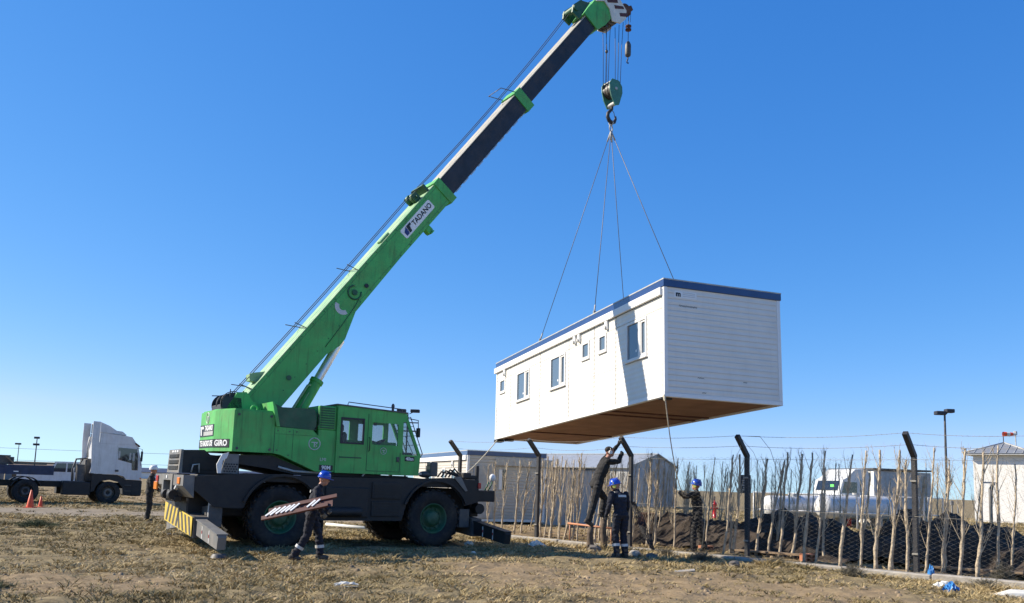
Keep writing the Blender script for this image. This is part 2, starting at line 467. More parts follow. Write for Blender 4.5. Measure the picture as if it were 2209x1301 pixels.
def ground_h(x, y):
    x = np.asarray(x, float); y = np.asarray(y, float)
    near = 1 / (1 + (np.maximum(0, np.hypot(x + 1, y - 17) - 14) / 14) ** 2)
    h = (0.030 * vnoise(x, y, 1.7, 0) + 0.030 * vnoise(x, y, 0.62, 1) + 0.026 * vnoise(x, y, 0.27, 2) + 0.012 * vnoise(x, y, 0.14, 5)) * near
    h += 0.05 * vnoise(x, y, 5.5, 3)
    for y0, am in ((16.9, 1.0), (14.95, 0.8), (12.6, 0.6)):
        dr = y - (y0 - 0.035 * (x + 4) + 0.35 * np.sin(x * 0.28 + y0)) ; md = np.clip(0.5 + 1.1 * vnoise(x, y0 + 0 * x, 2.4, 6), 0, 1) * (x < 3.5)
        h += md * am * (-0.055 * np.exp(-(dr / 0.13) ** 2) + 0.035 * np.exp(-((dr + 0.27) / 0.12) ** 2) + 0.03 * np.exp(-((dr - 0.27) / 0.12) ** 2))
    d = fence_side(x, y)
    h *= 1 - 0.75 * np.exp(-(d / 0.5) ** 2)
    return h
def gh(x, y): return float(ground_h(np.array([x]), np.array([y]))[0])

def axis(lo, hi, st, far_lo, far_hi, g=1.13):
    a = list(np.arange(lo, hi, st)); s = st; v = a[-1]
    while v < far_hi: s *= g; v += s; a.append(v)
    s = st; v = lo; b = []
    while v > far_lo: s *= g; v -= s; b.append(v)
    return np.array(b[::-1] + a)
gx = axis(-14, 13, 0.062, -5000, 5000); gy = axis(9.2, 23, 0.062, -60, 6000)
GX, GY = np.meshgrid(gx, gy, indexing='xy')
def bare_mask(x, y):
    """vehicle-worn bare earth in front of the crane and the track towards the truck"""
    w = 0.5 * vnoise(x, y, 1.9, 4) + 0.35 * vnoise(x, y, 0.7, 5)
    a = 1 - np.hypot((x - 2.2) / 6.4, (y - 14.9 + 0.28 * (x - 2.2)) / 2.6) + w * 0.9
    t = 1 - np.abs((y - 33.5) - 0.12 * (x + 12)) / 4.0 - np.maximum(0, x + 7) * 0.4 + w * 0.5
    fsd = fence_side(x, y); i = np.where(fsd > 0.1, 0.55 + w - np.maximum(0, fsd - 7) * 0.12, -1)
    e = 1 - np.hypot((x + 7.5) / 3.5, (y - 12.2) / 1.4) + w
    return np.clip(np.maximum(np.maximum(a, e), i) * 1.6, 0, 1), np.clip(t * 1.6, 0, 1)
def build_ground():
    nx, ny = len(gx), len(gy)
    H = ground_h(GX.ravel(), GY.ravel())
    co = np.stack([GX.ravel(), GY.ravel(), H], 1)
    i = np.arange(nx - 1); j = np.arange(ny - 1)
    I, J = np.meshgrid(i, j, indexing='xy'); b = (J * nx + I).ravel()
    q = np.stack([b, b + 1, b + nx + 1, b + nx], 1)
    me = bpy.data.meshes.new('ground')
    me.vertices.add(len(co)); me.vertices.foreach_set('co', co.ravel())
    me.loops.add(q.size); me.loops.foreach_set('vertex_index', q.ravel().astype(np.int32))
    me.polygons.add(len(q)); me.polygons.foreach_set('loop_start', np.arange(0, q.size, 4, dtype=np.int32))
    me.polygons.foreach_set('use_smooth', np.ones(len(q), bool))
    me.update(calc_edges=True); me.validate()
    ba, tr = bare_mask(GX.ravel(), GY.ravel())
    for nm, d in (('bare', ba), ('track', tr)):
        at = me.attributes.new(nm, 'FLOAT', 'POINT'); at.data.foreach_set('value', d.astype(np.float32))
    m = bpy.data.materials.new('dry_ground'); m.use_nodes = True
    nt = m.node_tree; N = nt.nodes; Lk = nt.links; b = N['Principled BSDF']
    b.inputs['Roughness'].default_value = 0.95; b.inputs['Specular IOR Level'].default_value = 0.1
    tc = N.new('ShaderNodeTexCoord')
    def noise(sc, det=6, rg=0.6):
        n = N.new('ShaderNodeTexNoise'); n.inputs['Scale'].default_value = sc; n.inputs['Detail'].default_value = det; n.inputs['Roughness'].default_value = rg
        Lk.new(tc.outputs['Object'], n.inputs['Vector']); return n.outputs['Fac']
    def ramp(f, stops):
        r = N.new('ShaderNodeValToRGB'); e = r.color_ramp.elements
        while len(e) < len(stops): e.new(0.5)
        for k, (p, c) in enumerate(stops): e[k].position = p; e[k].color = (*c, 1)
        Lk.new(f, r.inputs['Fac']); return r.outputs['Color']
    def mix(f, a, c):
        x = N.new('ShaderNodeMix'); x.data_type = 'RGBA'
        Lk.new(f, x.inputs['Factor'])
        for k, s in (('A', a), ('B', c)): Lk.new(s, x.inputs[k])
        return x.outputs['Result']
    grassy = ramp(noise(2.6, 9, 0.72), [(0.28, (0.10, 0.076, 0.043)), (0.44, (0.185, 0.143, 0.08)), (0.56, (0.265, 0.208, 0.113)), (0.72, (0.34, 0.264, 0.15))])
    bare = ramp(noise(4.2, 9, 0.7), [(0.25, (0.15, 0.108, 0.062)), (0.45, (0.245, 0.18, 0.104)), (0.7, (0.325, 0.242, 0.145))])
    track = ramp(noise(0.9, 8, 0.65), [(0.3, (0.20, 0.165, 0.12)), (0.7, (0.30, 0.255, 0.195))])
    at = N.new('ShaderNodeAttribute'); at.attribute_name = 'bare'
    at2 = N.new('ShaderNodeAttribute'); at2.attribute_name = 'track'
    c = mix(at.outputs['Fac'], grassy, bare); c = mix(at2.outputs['Fac'], c, track)
    Lk.new(c, b.inputs['Base Color'])
    bp = N.new('ShaderNodeBump'); bp.inputs['Strength'].default_value = 0.9; bp.inputs['Distance'].default_value = 0.05
    Lk.new(noise(7, 8, 0.7), bp.inputs['Height']); Lk.new(bp.outputs['Normal'], b.inputs['Normal'])
    me.materials.append(m)
    o = bpy.data.objects.new('ground', me); COL.objects.link(o)
    tag(o, 'dry steppe ground of tan earth and sparse straw grass', kind='structure')
build_ground()

def build_grass():
    def field(n, ylo, yhi):
        y = ylo * (yhi / ylo) ** rng.random(n)
        x = (rng.random(n) * 2 - 1) * 0.70 * y
        return x, y
    x, y = field(95000, 8.5, 75)
    ba, tr = bare_mask(x, y)
    dens = 0.70 + 0.75 * vnoise(x, y, 1.3, 6) + 0.45 * vnoise(x, y, 0.45, 7)
    d = fence_side(x, y) + 0.5
    kerbside = np.exp(-((d + 0.8) / 0.7) ** 2) * (x > -1) * np.clip(0.4 + 1.2 * vnoise(x, y, 0.8, 5), 0, 1)
    keep = rng.random(len(x)) < np.clip(dens + 0.5 * kerbside, 0.04, 1) * (1 - 0.82 * ba) * (1 - 0.93 * tr)
    keep &= ~((d > 0.2) & (d < 0.9))
    x, y, kerbside = x[keep], y[keep], kerbside[keep]
    n = len(x); nb = 12
    z = ground_h(x, y)
    big = rng.random(n) ** 5
    ht = (0.016 + 0.020 * rng.random(n) + 0.085 * big + 0.15 * kerbside * rng.random(n)) * (np.maximum(y, 14) / 14) ** 0.35
    rad = (0.05 + 0.06 * rng.random(n)) * (np.maximum(y, 14) / 14) ** 0.5
    tint0 = np.clip(0.52 + 0.28 * vnoise(x, y, 2.3, 2) + 0.16 * rng.standard_normal(n), 0, 1)
    rep = lambda a: np.repeat(a, nb)
    X, Y, Z, HT, RD, T = map(rep, (x, y, z, ht, rad, tint0)); K = n * nb
    a = rng.random(K) * 2 * np.pi; r = np.sqrt(rng.random(K)) * RD
    bx = X + r * np.cos(a); by = Y + r * np.sin(a)
    lean = (0.8 + 1.3 * rng.random(K)); h = HT * (0.55 + 0.7 * rng.random(K))
    la = a + rng.standard_normal(K) * 0.8 ; dx = np.cos(la) * lean * h + 0.25 * h; dy = np.sin(la) * lean * h
    w = (0.0045 + 0.004 * rng.random(K)) * (np.maximum(Y, 12) / 12) ** 0.8
    wa = rng.random(K) * np.pi; wx = np.cos(wa) * w; wy = np.sin(wa) * w
    P = np.zeros((K, 5, 3))
    for k, (t, ww) in enumerate(((0, -1), (0, 1), (0.55, 0.8), (0.55, -0.8), (1, 0))):
        P[:, k, 0] = bx + dx * t ** 1.6 + wx * ww; P[:, k, 1] = by + dy * t ** 1.6 + wy * ww
        P[:, k, 2] = Z - 0.012 + h * (t if t < 1 else 0.93) * (1.0)
    base = np.arange(K)[:, None] * 5
    quad = (base + np.array([0, 1, 2, 3])); tri = base + np.array([3, 2, 4])
    loops = np.concatenate([quad, tri], 1).ravel().astype(np.int32)
    starts = (np.arange(K)[:, None] * 7 + np.array([0, 4])).ravel().astype(np.int32)
    me = bpy.data.meshes.new('dry_grass')
    me.vertices.add(K * 5); me.vertices.foreach_set('co', P.ravel())
    me.loops.add(len(loops)); me.loops.foreach_set('vertex_index', loops)
    me.polygons.add(len(starts)); me.polygons.foreach_set('loop_start', starts)
    me.update(calc_edges=True)
    at = me.attributes.new('tint', 'FLOAT', 'POINT')
    at.data.foreach_set('value', np.repeat(np.clip(T + 0.10 * rng.standard_normal(K), 0, 1), 5).astype(np.float32))
    m = bpy.data.materials.new('straw_grass'); m.use_nodes = True
    N = m.node_tree.nodes; Lk = m.node_tree.links; b = N['Principled BSDF']
    b.inputs['Roughness'].default_value = 0.8; b.inputs['Specular IOR Level'].default_value = 0.2
    A = N.new('ShaderNodeAttribute'); A.attribute_name = 'tint'
    rp = N.new('ShaderNodeValToRGB'); e = rp.color_ramp.elements
    for _ in range(2): e.new(0.5)
    for k, (p, c) in enumerate([(0.05, (0.125, 0.102, 0.045)), (0.35, (0.265, 0.205, 0.092)), (0.65, (0.41, 0.312, 0.152)), (0.95, (0.54, 0.42, 0.235))]):
        e[k].position = p; e[k].color = (*c, 1)
    Lk.new(A.outputs['Fac'], rp.inputs['Fac']); Lk.new(rp.outputs['Color'], b.inputs['Base Color'])
    me.materials.append(m)
    o = bpy.data.objects.new('dry_grass', me); COL.objects.link(o)
    tag(o, 'short straw coloured grass growing all over the ground', kind='stuff')
build_grass()

def build_clods():
    n = 5000
    y = 8.8 * (30 / 8.8) ** rng.random(n); x = (rng.random(n) * 2 - 1) * 0.70 * y
    d = fence_side(x, y) + 0.42
    keep = (np.abs(d) > 0.2) & (rng.random(n) < np.clip(0.55 + 0.6 * vnoise(x, y, 0.9, 1) + 0.35 * vnoise(x, y, 0.3, 3), 0.05, 1))
    x, y = x[keep], y[keep]; n = len(x); z = ground_h(x, y)
    w = (0.010 + 0.030 * rng.random(n) ** 4) * (np.maximum(y, 12) / 12) ** 0.6; h = w * (0.45 + 0.5 * rng.random(n)); a0 = rng.random(n) * 6.28
    P = np.zeros((n, 9, 3))
    for k in range(5):
        a = a0 + k * 2 * np.pi / 5; r = w * (0.8 + 0.5 * rng.random(n)); P[:, k] = np.stack([x + np.cos(a) * r * 1.4, y + np.sin(a) * r, z - 0.01], 1)
    for k in range(4):
        a = a0 + 0.4 + k * np.pi / 2; r = w * (0.35 + 0.35 * rng.random(n)); P[:, 5 + k] = np.stack([x + np.cos(a) * r * 1.4, y + np.sin(a) * r, z + h * (0.7 + 0.4 * rng.random(n))], 1)
    T = np.array([[0, 1, 5], [1, 6, 5], [1, 2, 6], [2, 7, 6], [2, 3, 7], [3, 8, 7], [3, 4, 8], [4, 5, 8], [4, 0, 5], [5, 6, 7], [5, 7, 8]])
    loops = (np.arange(n)[:, None, None] * 9 + T[None]).ravel().astype(np.int32)
    me = bpy.data.meshes.new('soil_clods')
    me.vertices.add(n * 9); me.vertices.foreach_set('co', P.ravel()); me.loops.add(len(loops)); me.loops.foreach_set('vertex_index', loops)
    me.polygons.add(n * 11); me.polygons.foreach_set('loop_start', np.arange(0, len(loops), 3, dtype=np.int32)); me.update(calc_edges=True)
    me.materials.append(mat('clod_earth', (0.28, 0.205, 0.125), 0.95, var=0.45, scale=1.7))
    o = bpy.data.objects.new('soil_clods', me); COL.objects.link(o); tag(o, 'small earth clods and stones strewn over the ground', kind='stuff')
build_clods()

# ------------------------------------------------------------------ kerb under the fence
kerb = empty('kerb', (0, 0, 0)); tag(kerb, 'pale concrete kerb at the foot of the chain link fence', kind='structure')
kp = FP + FN * -0.42
t = -1.2
k = 0
while t < 15:
    L = 2.35 + 0.5 * random.random()
    M = frameM(kp + FD * t + Vector((0, 0, 0)), FD + FN * random.uniform(-.012, .012), FN)
    mb = MB(M)
    zt = 0.10 + random.uniform(-.015, .02)
    mb.box(0.012, L - 0.012, -0.13, 0.13, -0.08, zt, 0.02)
    mb.build('kerb_segment', m_concrete, kerb)
    t += L; k += 1

# ------------------------------------------------------------------ crane
crane = thing('mobile_crane', 'green rough terrain mobile crane with raised telescopic boom', 'crane', (-4.17, 21.53, 0), R(33))
crane.scale = (1.03, 1.03, 1.03)

def make_wheel(px, py):
    w = empty('wheel', (px, py, 0.68), 0, crane)
    s = -1 if py < 0 else 1
    mb = MB()
    W = 0.27
    prof = [(0.36, -W * .8), (0.40, -W * .93), (0.50, -W), (0.60, -W * .98), (0.655, -W * .86), (0.668, -W * .6), (0.668, W * .6), (0.655, W * .86), (0.60, W * .98), (0.50, W), (0.40, W * .93), (0.36, W * .8)]
    mb.lathe(prof, 40, ax=(0, 1, 0))
    for i in range(26):
        for sd in (-1, 1):
            a = 2 * math.pi * (i + (0.5 if sd > 0 else 0)) / 26
            M = Matrix.Rotation(a, 4, 'Y') @ Matrix.Translation((0, sd * W * .5, 0.662)) @ Matrix.Rotation(sd * 0.55, 4, 'Z')
            m2 = MB(M); m2.box(-0.035, 0.035, -W * .52, W * .52, -0.01, 0.028)
            mb.add(m2.v, m2.f)
    mb.build('tyre', m_rubber, w)
    rm = MB()
    rm.lathe([(0.37, -.20 * s), (0.375, .205 * s), (0.345, .225 * s), (0.325, .20 * s), (0.30, .10 * s), (0.19, .06 * s), (0.17, .19 * s), (0.13, .215 * s), (0.0, .225 * s)], 32, ax=(0, 1, 0))
    for i in range(12):
        a = 2 * math.pi * i / 12
        c = Vector((math.cos(a) * .25, .075 * s, math.sin(a) * .25)); rm.cyl(c, c + Vector((0, .05 * s, 0)), .02, n=6)
    rm.build('rim', m_greendark, w)
for ux in (-1.87, 1.87):
    for vy in (-1.10, 1.10):
        make_wheel(ux, vy)

def arch(cx, r, a0, a1, n=12):
    return [(cx + r * math.cos(a0 + (a1 - a0) * i / n), 0.70 + r * math.sin(a0 + (a1 - a0) * i / n)) for i in range(n + 1)]
side = [(-3.72, 1.50), (-3.72, 1.22), (-3.3, 0.88), (-2.80, 0.86)] + arch(-1.87, 0.84, R(168), R(12)) + [(-1.0, 0.62), (0.98, 0.62)] + arch(1.87, 0.84, R(172), R(20)) + [(2.9, 1.05), (3.05, 1.10), (3.05, 1.62), (2.2, 1.66), (1.2, 1.60), (-1.0, 1.58), (-2.6, 1.60)]
def carrier(mb):
    mb.prism(side, -1.40, -1.34); mb.prism(side, 1.34, 1.40)
    mb.box(-3.70, 3.05, -0.75, 0.75, 0.66, 1.40, .03)
    mb.box(-3.68, 3.0, -1.34, 1.34, 1.42, 1.54, .02)
    mb.box(-1.0, 0.98, -1.338, -0.75, 0.64, 1.41, .02); mb.box(-1.0, 0.98, 0.75, 1.338, 0.64, 1.41, .02)
    for ux in (-1.87, 1.87):
        mb.cyl((ux, -1.0, .68), (ux, 1.0, .68), .14); mb.ball((ux, 0, .68), (.3, .32, .28))
carrier_o = part('carrier', m_black, crane, carrier)
for ux in (-1.87, 1.87):
    for y0, y1 in ((-1.46, -1.401), (1.401, 1.46)):
        def fender(mb):
            a = arch(ux, 0.86, R(160), R(22), 12); b = arch(ux, 0.91, R(160), R(22), 12)
            mb.prism(a + b[::-1], y0, y1)
        part('fender', m_black, carrier_o, fender)
for i, (a, b, z0, z1) in enumerate([(0.20, 0.92, 1.12, 1.50), (0.20, 0.92, 0.72, 1.06)]):
    def lad(mb):
        mb.box(a, b, -1.432, -1.402, z0, z1, .008)
        for k in range(5): mb.box(a + .04, b - .04, -1.446, -1.434, z0 + .04 + k * .065, z0 + .065 + k * .065)
    part('step_panel', m_black, carrier_o, lad)
def toolbox(mb): mb.box(-0.92, 0.12, -1.45, -1.402, .70, 1.36, .015); mb.box(-.5, -.3, -1.462, -1.452, 1.2, 1.24)
part('tool_box', m_black, carrier_o, toolbox)
part('handrail', m_ltgrey, carrier_o, lambda mb: mb.tube([(-0.02, -1.30, 1.62), (0.05, -1.30, 1.70), (1.5, -1.30, 1.72)], .022, 8))
part('handrail', m_ltgrey, carrier_o, lambda mb: mb.tube([(-1.95, -1.2, 1.76), (-1.6, -1.2, 1.68), (-.95, -1.2, 1.66)], .025, 8))
# rear end: engine hood, grille, lamps, bumper
def hood(mb):
    mb.prism([(-3.80, 1.56), (-3.80, 2.05), (-3.37, 2.07), (-3.24, 1.97), (-2.60, 1.93), (-2.60, 1.56)], -.52, .62)
    mb.box(-3.6, -3.0, -.535, -.522, 1.64, 1.90, .01)
hood_o = part('engine_hood', m_black, crane, hood)
gr_o = part('rear_grille', m_grey, crane, lambda mb: mb.prism([(-3.87, 1.56), (-3.85, 2.06), (-3.802, 2.06), (-3.802, 1.56)], -.53, .63))
for k in range(3):
    lv = part('louvre', m_dkgrey, gr_o, lambda mb: mb.box(-3.884 + k * .005, -3.868 + k * .004, -.40, .48, 1.625 + k * .125, 1.715 + k * .125, .006))
    for j in range(3): part('louvre_slat', m_black, lv, lambda mb: mb.box(-3.895 + k * .005, -3.885 + k * .005, -.36, .44, 1.64 + k * .125 + j * .025, 1.652 + k * .125 + j * .025))
for k in range(3): part('grille_emblem', m_signw, gr_o, lambda mb: mb.box(-3.862, -3.852, -.30 + k * .22, -.16 + k * .22, 2.0, 2.04))
def bumper(mb):
    mb.prism([(-3.95, 1.52), (-3.95, 1.30), (-3.72, 1.06), (-3.725, 1.52)], -1.38, -.46); mb.prism([(-3.95, 1.52), (-3.95, 1.30), (-3.72, 1.06), (-3.725, 1.52)], .56, 1.38)
    wall_grid(mb, -.459, .559, 1.06, 1.53, -3.97, -3.72, [(-.30, .40, 1.14, 1.40)], lambda a, b, d: (d, a, b))
bm_o = part('rear_bumper', m_grey, crane, bumper)
part('bumper_recess', m_ltgrey, bm_o, lambda mb: mb.box(-3.80, -3.74, -.22, .2, 1.15, 1.36, .02))
part('tail_lamp', m_orange, bm_o, lambda mb: mb.box(-3.975, -3.952, -1.14, -.92, 1.33, 1.47, .01))
part('tail_lamp', m_redlens, bm_o, lambda mb: mb.box(-3.975, -3.952, 1.02, 1.24, 1.36, 1.49, .01))
part('tail_lamp', m_orange, bm_o, lambda mb: mb.box(-3.99, -3.952, 1.02, 1.36, 1.17, 1.35, .01))
part('bumper_lamp', m_ltgrey, bm_o, lambda mb: mb.cyl((-3.90, -.72, 1.25), (-3.955, -.72, 1.27), .06, n=14))
part('plate_lamp', m_signw, bm_o, lambda mb: mb.box(-3.985, -3.972, .02, .10, 1.44, 1.50))
part('tow_hitch', m_black, bm_o, lambda mb: (mb.box(-3.96, -3.80, -.75, .15, .96, 1.08, .02), mb.box(-4.02, -3.93, -.42, -.24, 1.0, 1.20, .02)))
for v in (-.62, -.02): part('hitch_roller', m_black, bm_o, lambda mb: mb.cyl((-3.98, v - .10, 1.10), (-3.98, v + .10, 1.10), .10, n=20))
part('hood_handle', m_ltgrey, hood_o, lambda mb: mb.tube([(-3.62, -.56, 1.58), (-3.60, -.60, 1.74), (-3.48, -.60, 1.76), (-3.46, -.56, 1.58)], .018, 6))
def guard(mb):
    mb.prism([(-3.20, 1.58), (-3.10, 1.99), (-2.84, 1.99), (-2.84, 1.58)], -1.30, -1.27)
gd = part('mesh_guard', m_grey, crane, guard)
gs_ = part('guard_slots', m_black, gd, lambda mb: [mb.box(-3.14 + i * .055 + (.027 if j % 2 else 0), -3.105 + i * .055 + (.027 if j % 2 else 0), -1.306, -1.3005, 1.61 + j * .05, 1.64 + j * .05) for i in range(5) for j in range(4)])
tag(gs_, kind='stuff')
part('white_bracket', m_white, crane, lambda mb: mb.prism([(-3.27, 1.58), (-3.30, 1.76), (-3.20, 1.98), (-3.06, 2.02), (-3.10, 1.90), (-3.18, 1.84), (-3.20, 1.58)], -1.34, -1.31))
# outriggers: inclined beams that cross and rest on the ground
def outrigger(uc, sgn, reach, housing, bw=.105, bm=None):
    """beam lying across the carrier, sloping down towards sgn*v"""
    sl = .085
    top = lambda v: .78 - sl * (v * sgn)
    f = lambda a, b, d: (d, a, b)
    if housing:
        h = MB(); h.prism([(-1.35 * sgn, top(-1.35 * sgn) + .02), (1.42 * sgn, top(1.42 * sgn) + .02), (1.42 * sgn, top(1.42 * sgn) - .40), (-1.35 * sgn, top(-1.35 * sgn) - .42)], uc - bw - .03, uc + bw + .03, f)
        o = h.build('outrigger_housing', m_dkgrey, crane)
    e = reach * sgn; b = MB()
    b.prism([(1.3 * sgn, top(1.3 * sgn) - .04), (e, top(e) - .10), (e + .01 * sgn, top(e) - .14), (e - .04 * sgn, max(.07, top(e) - .36)), (1.3 * sgn, top(1.3 * sgn) - .34)], uc - bw + .025, uc + bw - .025, f)
    bo = b.build('outrigger_beam', bm or m_grey, crane)
    part('top_flange', bm or m_grey, bo, lambda mb: mb.prism([(1.43 * sgn, top(1.43 * sgn) - .045), (e, top(e) - .097), (e, top(e) - .072), (1.43 * sgn, top(1.43 * sgn) - .02)], uc - bw, uc + bw, f))
    for k in (.30, .62):
        v = (1.42 + (reach - 1.42) * k) * sgn
        part('reflective_mark', [m_signw], bo, lambda mb: mb.box(uc - bw + .019, uc - bw + .024, v - .015, v + .015, top(v) - .34, top(v) - .10))
        part('reflective_mark', [m_redlens], bo, lambda mb: mb.box(uc - bw + .0155, uc - bw + .0185, v - .015, v + .015, top(v) - .24, top(v) - .18))
    part('float_pad', m_dkgrey, bo, lambda mb: mb.cyl((uc, e - .12 * sgn, 0.0), (uc, e - .12 * sgn, .07), .16, .12, 16))
outrigger(-3.55, -1, 3.12, True); outrigger(-3.25, 1, 2.85, True)
outrigger(3.02, -1, 2.85, True, bm=m_black); outrigger(2.70, 1, 2.75, True, bm=m_black)
# hazard stripes on the rear outrigger housing
def stripes():
    f = lambda a, b, d: (d, a, b)
    top = lambda v: .80 + .085 * v
    pl = part('hazard_plate', m_yellow, crane, lambda mb: mb.prism([(-1.38, top(-1.38) - .01), (1.28, top(1.28) - .01), (1.28, top(1.28) - .42), (-1.38, top(-1.38) - .40)], -3.715, -3.7075, f))
    lo = lambda x: max(-1.37, min(1.27, x))
    for k in range(8):
        a = -1.36 + k * .335; b = a + .14
        sl = .20 if k < 4 else -.20
        part('dark_stripe', m_dkgrey, pl, lambda mb: mb.prism([(lo(a), top(a) - .39), (lo(b), top(b) - .39), (lo(b + sl), top(b) - .02), (lo(a + sl), top(a) - .02)], -3.721, -3.7155, f))
stripes()
part('jack_leg', m_ltgrey, crane, lambda mb: mb.cyl((-3.35, -1.30, .60), (-3.35, -1.30, 1.05), .05))
# front end: winch box, posts, mirror
def front(mb):
    mb.box(3.06, 3.60, -1.30, 1.30, 1.10, 1.38, .02); mb.box(2.62, 2.84, -1.38, -1.02, 1.66, 1.80, .02)
    mb.box(2.72, 3.04, -1.36, -1.0, 1.64, 1.74, .02); mb.box(3.06, 3.3, -1.0, 1.0, .72, 1.09, .02)
    mb.cyl((3.2, -1.25, .92), (3.2, 1.25, .92), .13)
fr_o = part('front_bumper', m_black, crane, front)
part('front_post', m_black, fr_o, lambda mb: (mb.box(2.99, 3.07, -1.36, -1.28, 1.40, 1.98, .01), mb.box(2.99, 3.07, 1.28, 1.36, 1.40, 1.98, .01)))
part('front_lamp', m_redlens, fr_o, lambda mb: mb.box(3.02, 3.1, -1.44, -1.37, 1.42, 1.56, .01))
def bracket(mb): mb.prism([(2.32, 1.68), (2.52, 1.70), (2.72, 1.36), (2.66, 1.34)], -1.43, -1.405)
part('front_bracket', m_grey, fr_o, bracket)
part('deck_crate', m_dkgrey, crane, lambda mb: (mb.box(1.78, 1.98, -1.22, -1.0, 1.68, 2.02, .02), mb.ball((1.70, -1.1, 1.72), (.18, .12, .08))))
def mirror(mb):
    mb.tube([(3.45, -1.2, 1.38), (3.52, -1.22, 1.52), (3.55, -1.22, 1.60)], .018, 6); mb.tube([(3.35, -1.2, 1.38), (3.45, -1.22, 1.58)], .018, 6)
mo = part('mirror_bracket', m_greendark, crane, mirror)
part('round_mirror', m_hwhite, mo, lambda mb: mb.ball((3.55, -1.23, 1.70), (.085, .07, .10)))

# superstructure -------------------------------------------------------------
part('turntable', m_dkgrey, crane, lambda mb: (mb.cyl((0, 0, 1.54), (0, 0, 1.72), .95, n=36), mb.cyl((0, 0, 1.6), (0, 0, 1.66), 1.05, n=36)))
def cw(mb):
    f = lambda a, b, d: (a, b, d)
    mb.prism([(-3.22, -.62), (-3.0, -1.30), (-2.12, -1.30), (-2.12, 1.30), (-3.0, 1.30), (-3.22, .62)], 2.05, 2.93, f)
    mb.prism([(-3.18, -.60), (-2.97, -1.25), (-2.14, -1.25), (-2.14, 1.25), (-2.97, 1.25), (-3.18, .60)], 2.931, 2.965, f)
cw_o = part('counterweight', m_green, crane, cw)
def rearM(v, w, u=-3.2225): return frameM((u, v, w), (0, -1, 0), (0, 0, 1))
# angled corner face frame: from (-3.22,-.62) to (-3.0,-1.30)
def cornerM(t, w, off=.003):
    a = Vector((-3.22, -.62, 0)); b = Vector((-3.0, -1.30, 0)); d = (b - a); nrm = Vector((d.y, -d.x, 0)).normalized()
    if nrm.x > 0: nrm = -nrm
    p = a + d * t + nrm * off
    return frameM((p.x, p.y, w), d, (0, 0, 1))
part('warning_plate', m_signk, cw_o, lambda mb: mb.box(-3.228, -3.221, -.618, .618, 2.13, 2.31))
mbp = MB(cornerM(0, 2.22)); mbp.box(0.003, .60, -.09, .09, 0, .005); mbp.build('warning_plate', m_signk, cw_o)
text_part('warning_lettering', 'TE RADIO DE', .165, rearM(-.01, 2.22, -3.230), m_signw, cw_o, .006, xs=1.10)
text_part('warning_lettering', 'GIRO', .175, cornerM(.40, 2.22, .0075), m_signw, cw_o, .006, xs=1.15)
part('maker_plate', m_signk, cw_o, lambda mb: mb.box(-3.228, -3.221, -.58, .60, 2.38, 2.64))
text_part('maker_lettering', 'TADANO', .155, rearM(-.16, 2.56, -3.230), m_signw, cw_o, .006, xs=1.02)
part('maker_underline', m_ltgrey, cw_o, lambda mb: mb.box(-3.2325, -3.2295, -.54, .26, 2.40, 2.49))
part('maker_mark', m_signw, cw_o, lambda mb: (mb.prism([(.56, 2.61), (.48, 2.61), (.42, 2.41), (.50, 2.41)], -3.2325, -3.2295, lambda a, b, d: (d, a, b)), mb.prism([(.46, 2.61), (.30, 2.61), (.28, 2.55), (.40, 2.55)], -3.2325, -3.2295, lambda a, b, d: (d, a, b))))
def emblem(M, r, parent, name='company_emblem'):
    mb = MB(M)
    mb.torus((0, 0, 0), r, r * .09, n=28, k=4)
    mb.box(-r * .55, r * .55, r * .18, r * .32, 0, .003); mb.box(-r * .1, r * .05, -r * .55, r * .2, 0, .003)
    mb.tube([(r * .5, r * .15, 0), (r * .15, -.1 * r, 0), (r * .45, -.4 * r, 0), (r * .1, -.6 * r, 0)], r * .07, 4)
    return mb.build(name, m_signg, parent)
emblem(rearM(.0, 2.79, -3.2235), .12, cw_o)
# lower side panels, valance
sideP = [(-2.12, 2.05), (-1.95, 2.02), (-1.14, 1.69), (-1.12, 1.69), (-1.12, 2.48), (-1.25, 2.60), (-2.12, 2.63)]
def sp(mb):
    mb.prism(sideP, -1.30, -.42); mb.prism(sideP, .42, 1.30)
body_o = part('side_body', m_green, crane, sp)
part('under_tray', m_black, crane, lambda mb: mb.prism([(-2.9, 1.98), (-2.1, 2.0), (-1.2, 1.67), (1.2, 1.66), (1.2, 1.60), (-1.5, 1.60), (-2.2, 1.72), (-2.9, 1.80)], -1.18, 1.18))
def fbox(mb):
    mb.prism([(-2.06, 2.64), (-2.18, 3.14), (-1.98, 3.06), (-1.26, 3.08), (-1.18, 2.95), (-1.18, 2.60)], -1.30, -.55)
part('fuel_box', m_greendark, crane, fbox)
part('box_end_flap', m_green, crane, lambda mb: mb.prism([(-2.09, 2.63), (-2.22, 3.16), (-2.19, 3.165), (-2.12, 3.04), (-2.02, 2.63)], -1.36, -.52))
part('box_handrail', m_black, crane, lambda mb: mb.tube([(-1.22, -1.33, 2.62), (-1.14, -1.35, 2.75), (-1.16, -1.35, 2.95), (-1.2, -1.33, 3.0)], .012, 5))
emblem(frameM((-1.30 + .1, -1.3035, 2.30), (1, 0, 0), (0, 0, 1)), .13, body_o)
# boom foot brackets
def foot(mb):
    pts = [(-2.95, 2.62), (-2.95, 3.05), (-2.75, 3.38), (-2.55, 3.40), (-2.40, 3.20), (-1.55, 2.95), (-1.35, 2.60)]
    mb.prism(pts, -.50, -.42); mb.prism(pts, .42, .50)
    mb.box(-2.1, 1.0, -.9, .9, 1.72, 2.45, .02); mb.box(-1.3, -.6, -.35, .35, 2.4, 2.66)
ft_o = part('boom_bracket', m_green, crane, foot)
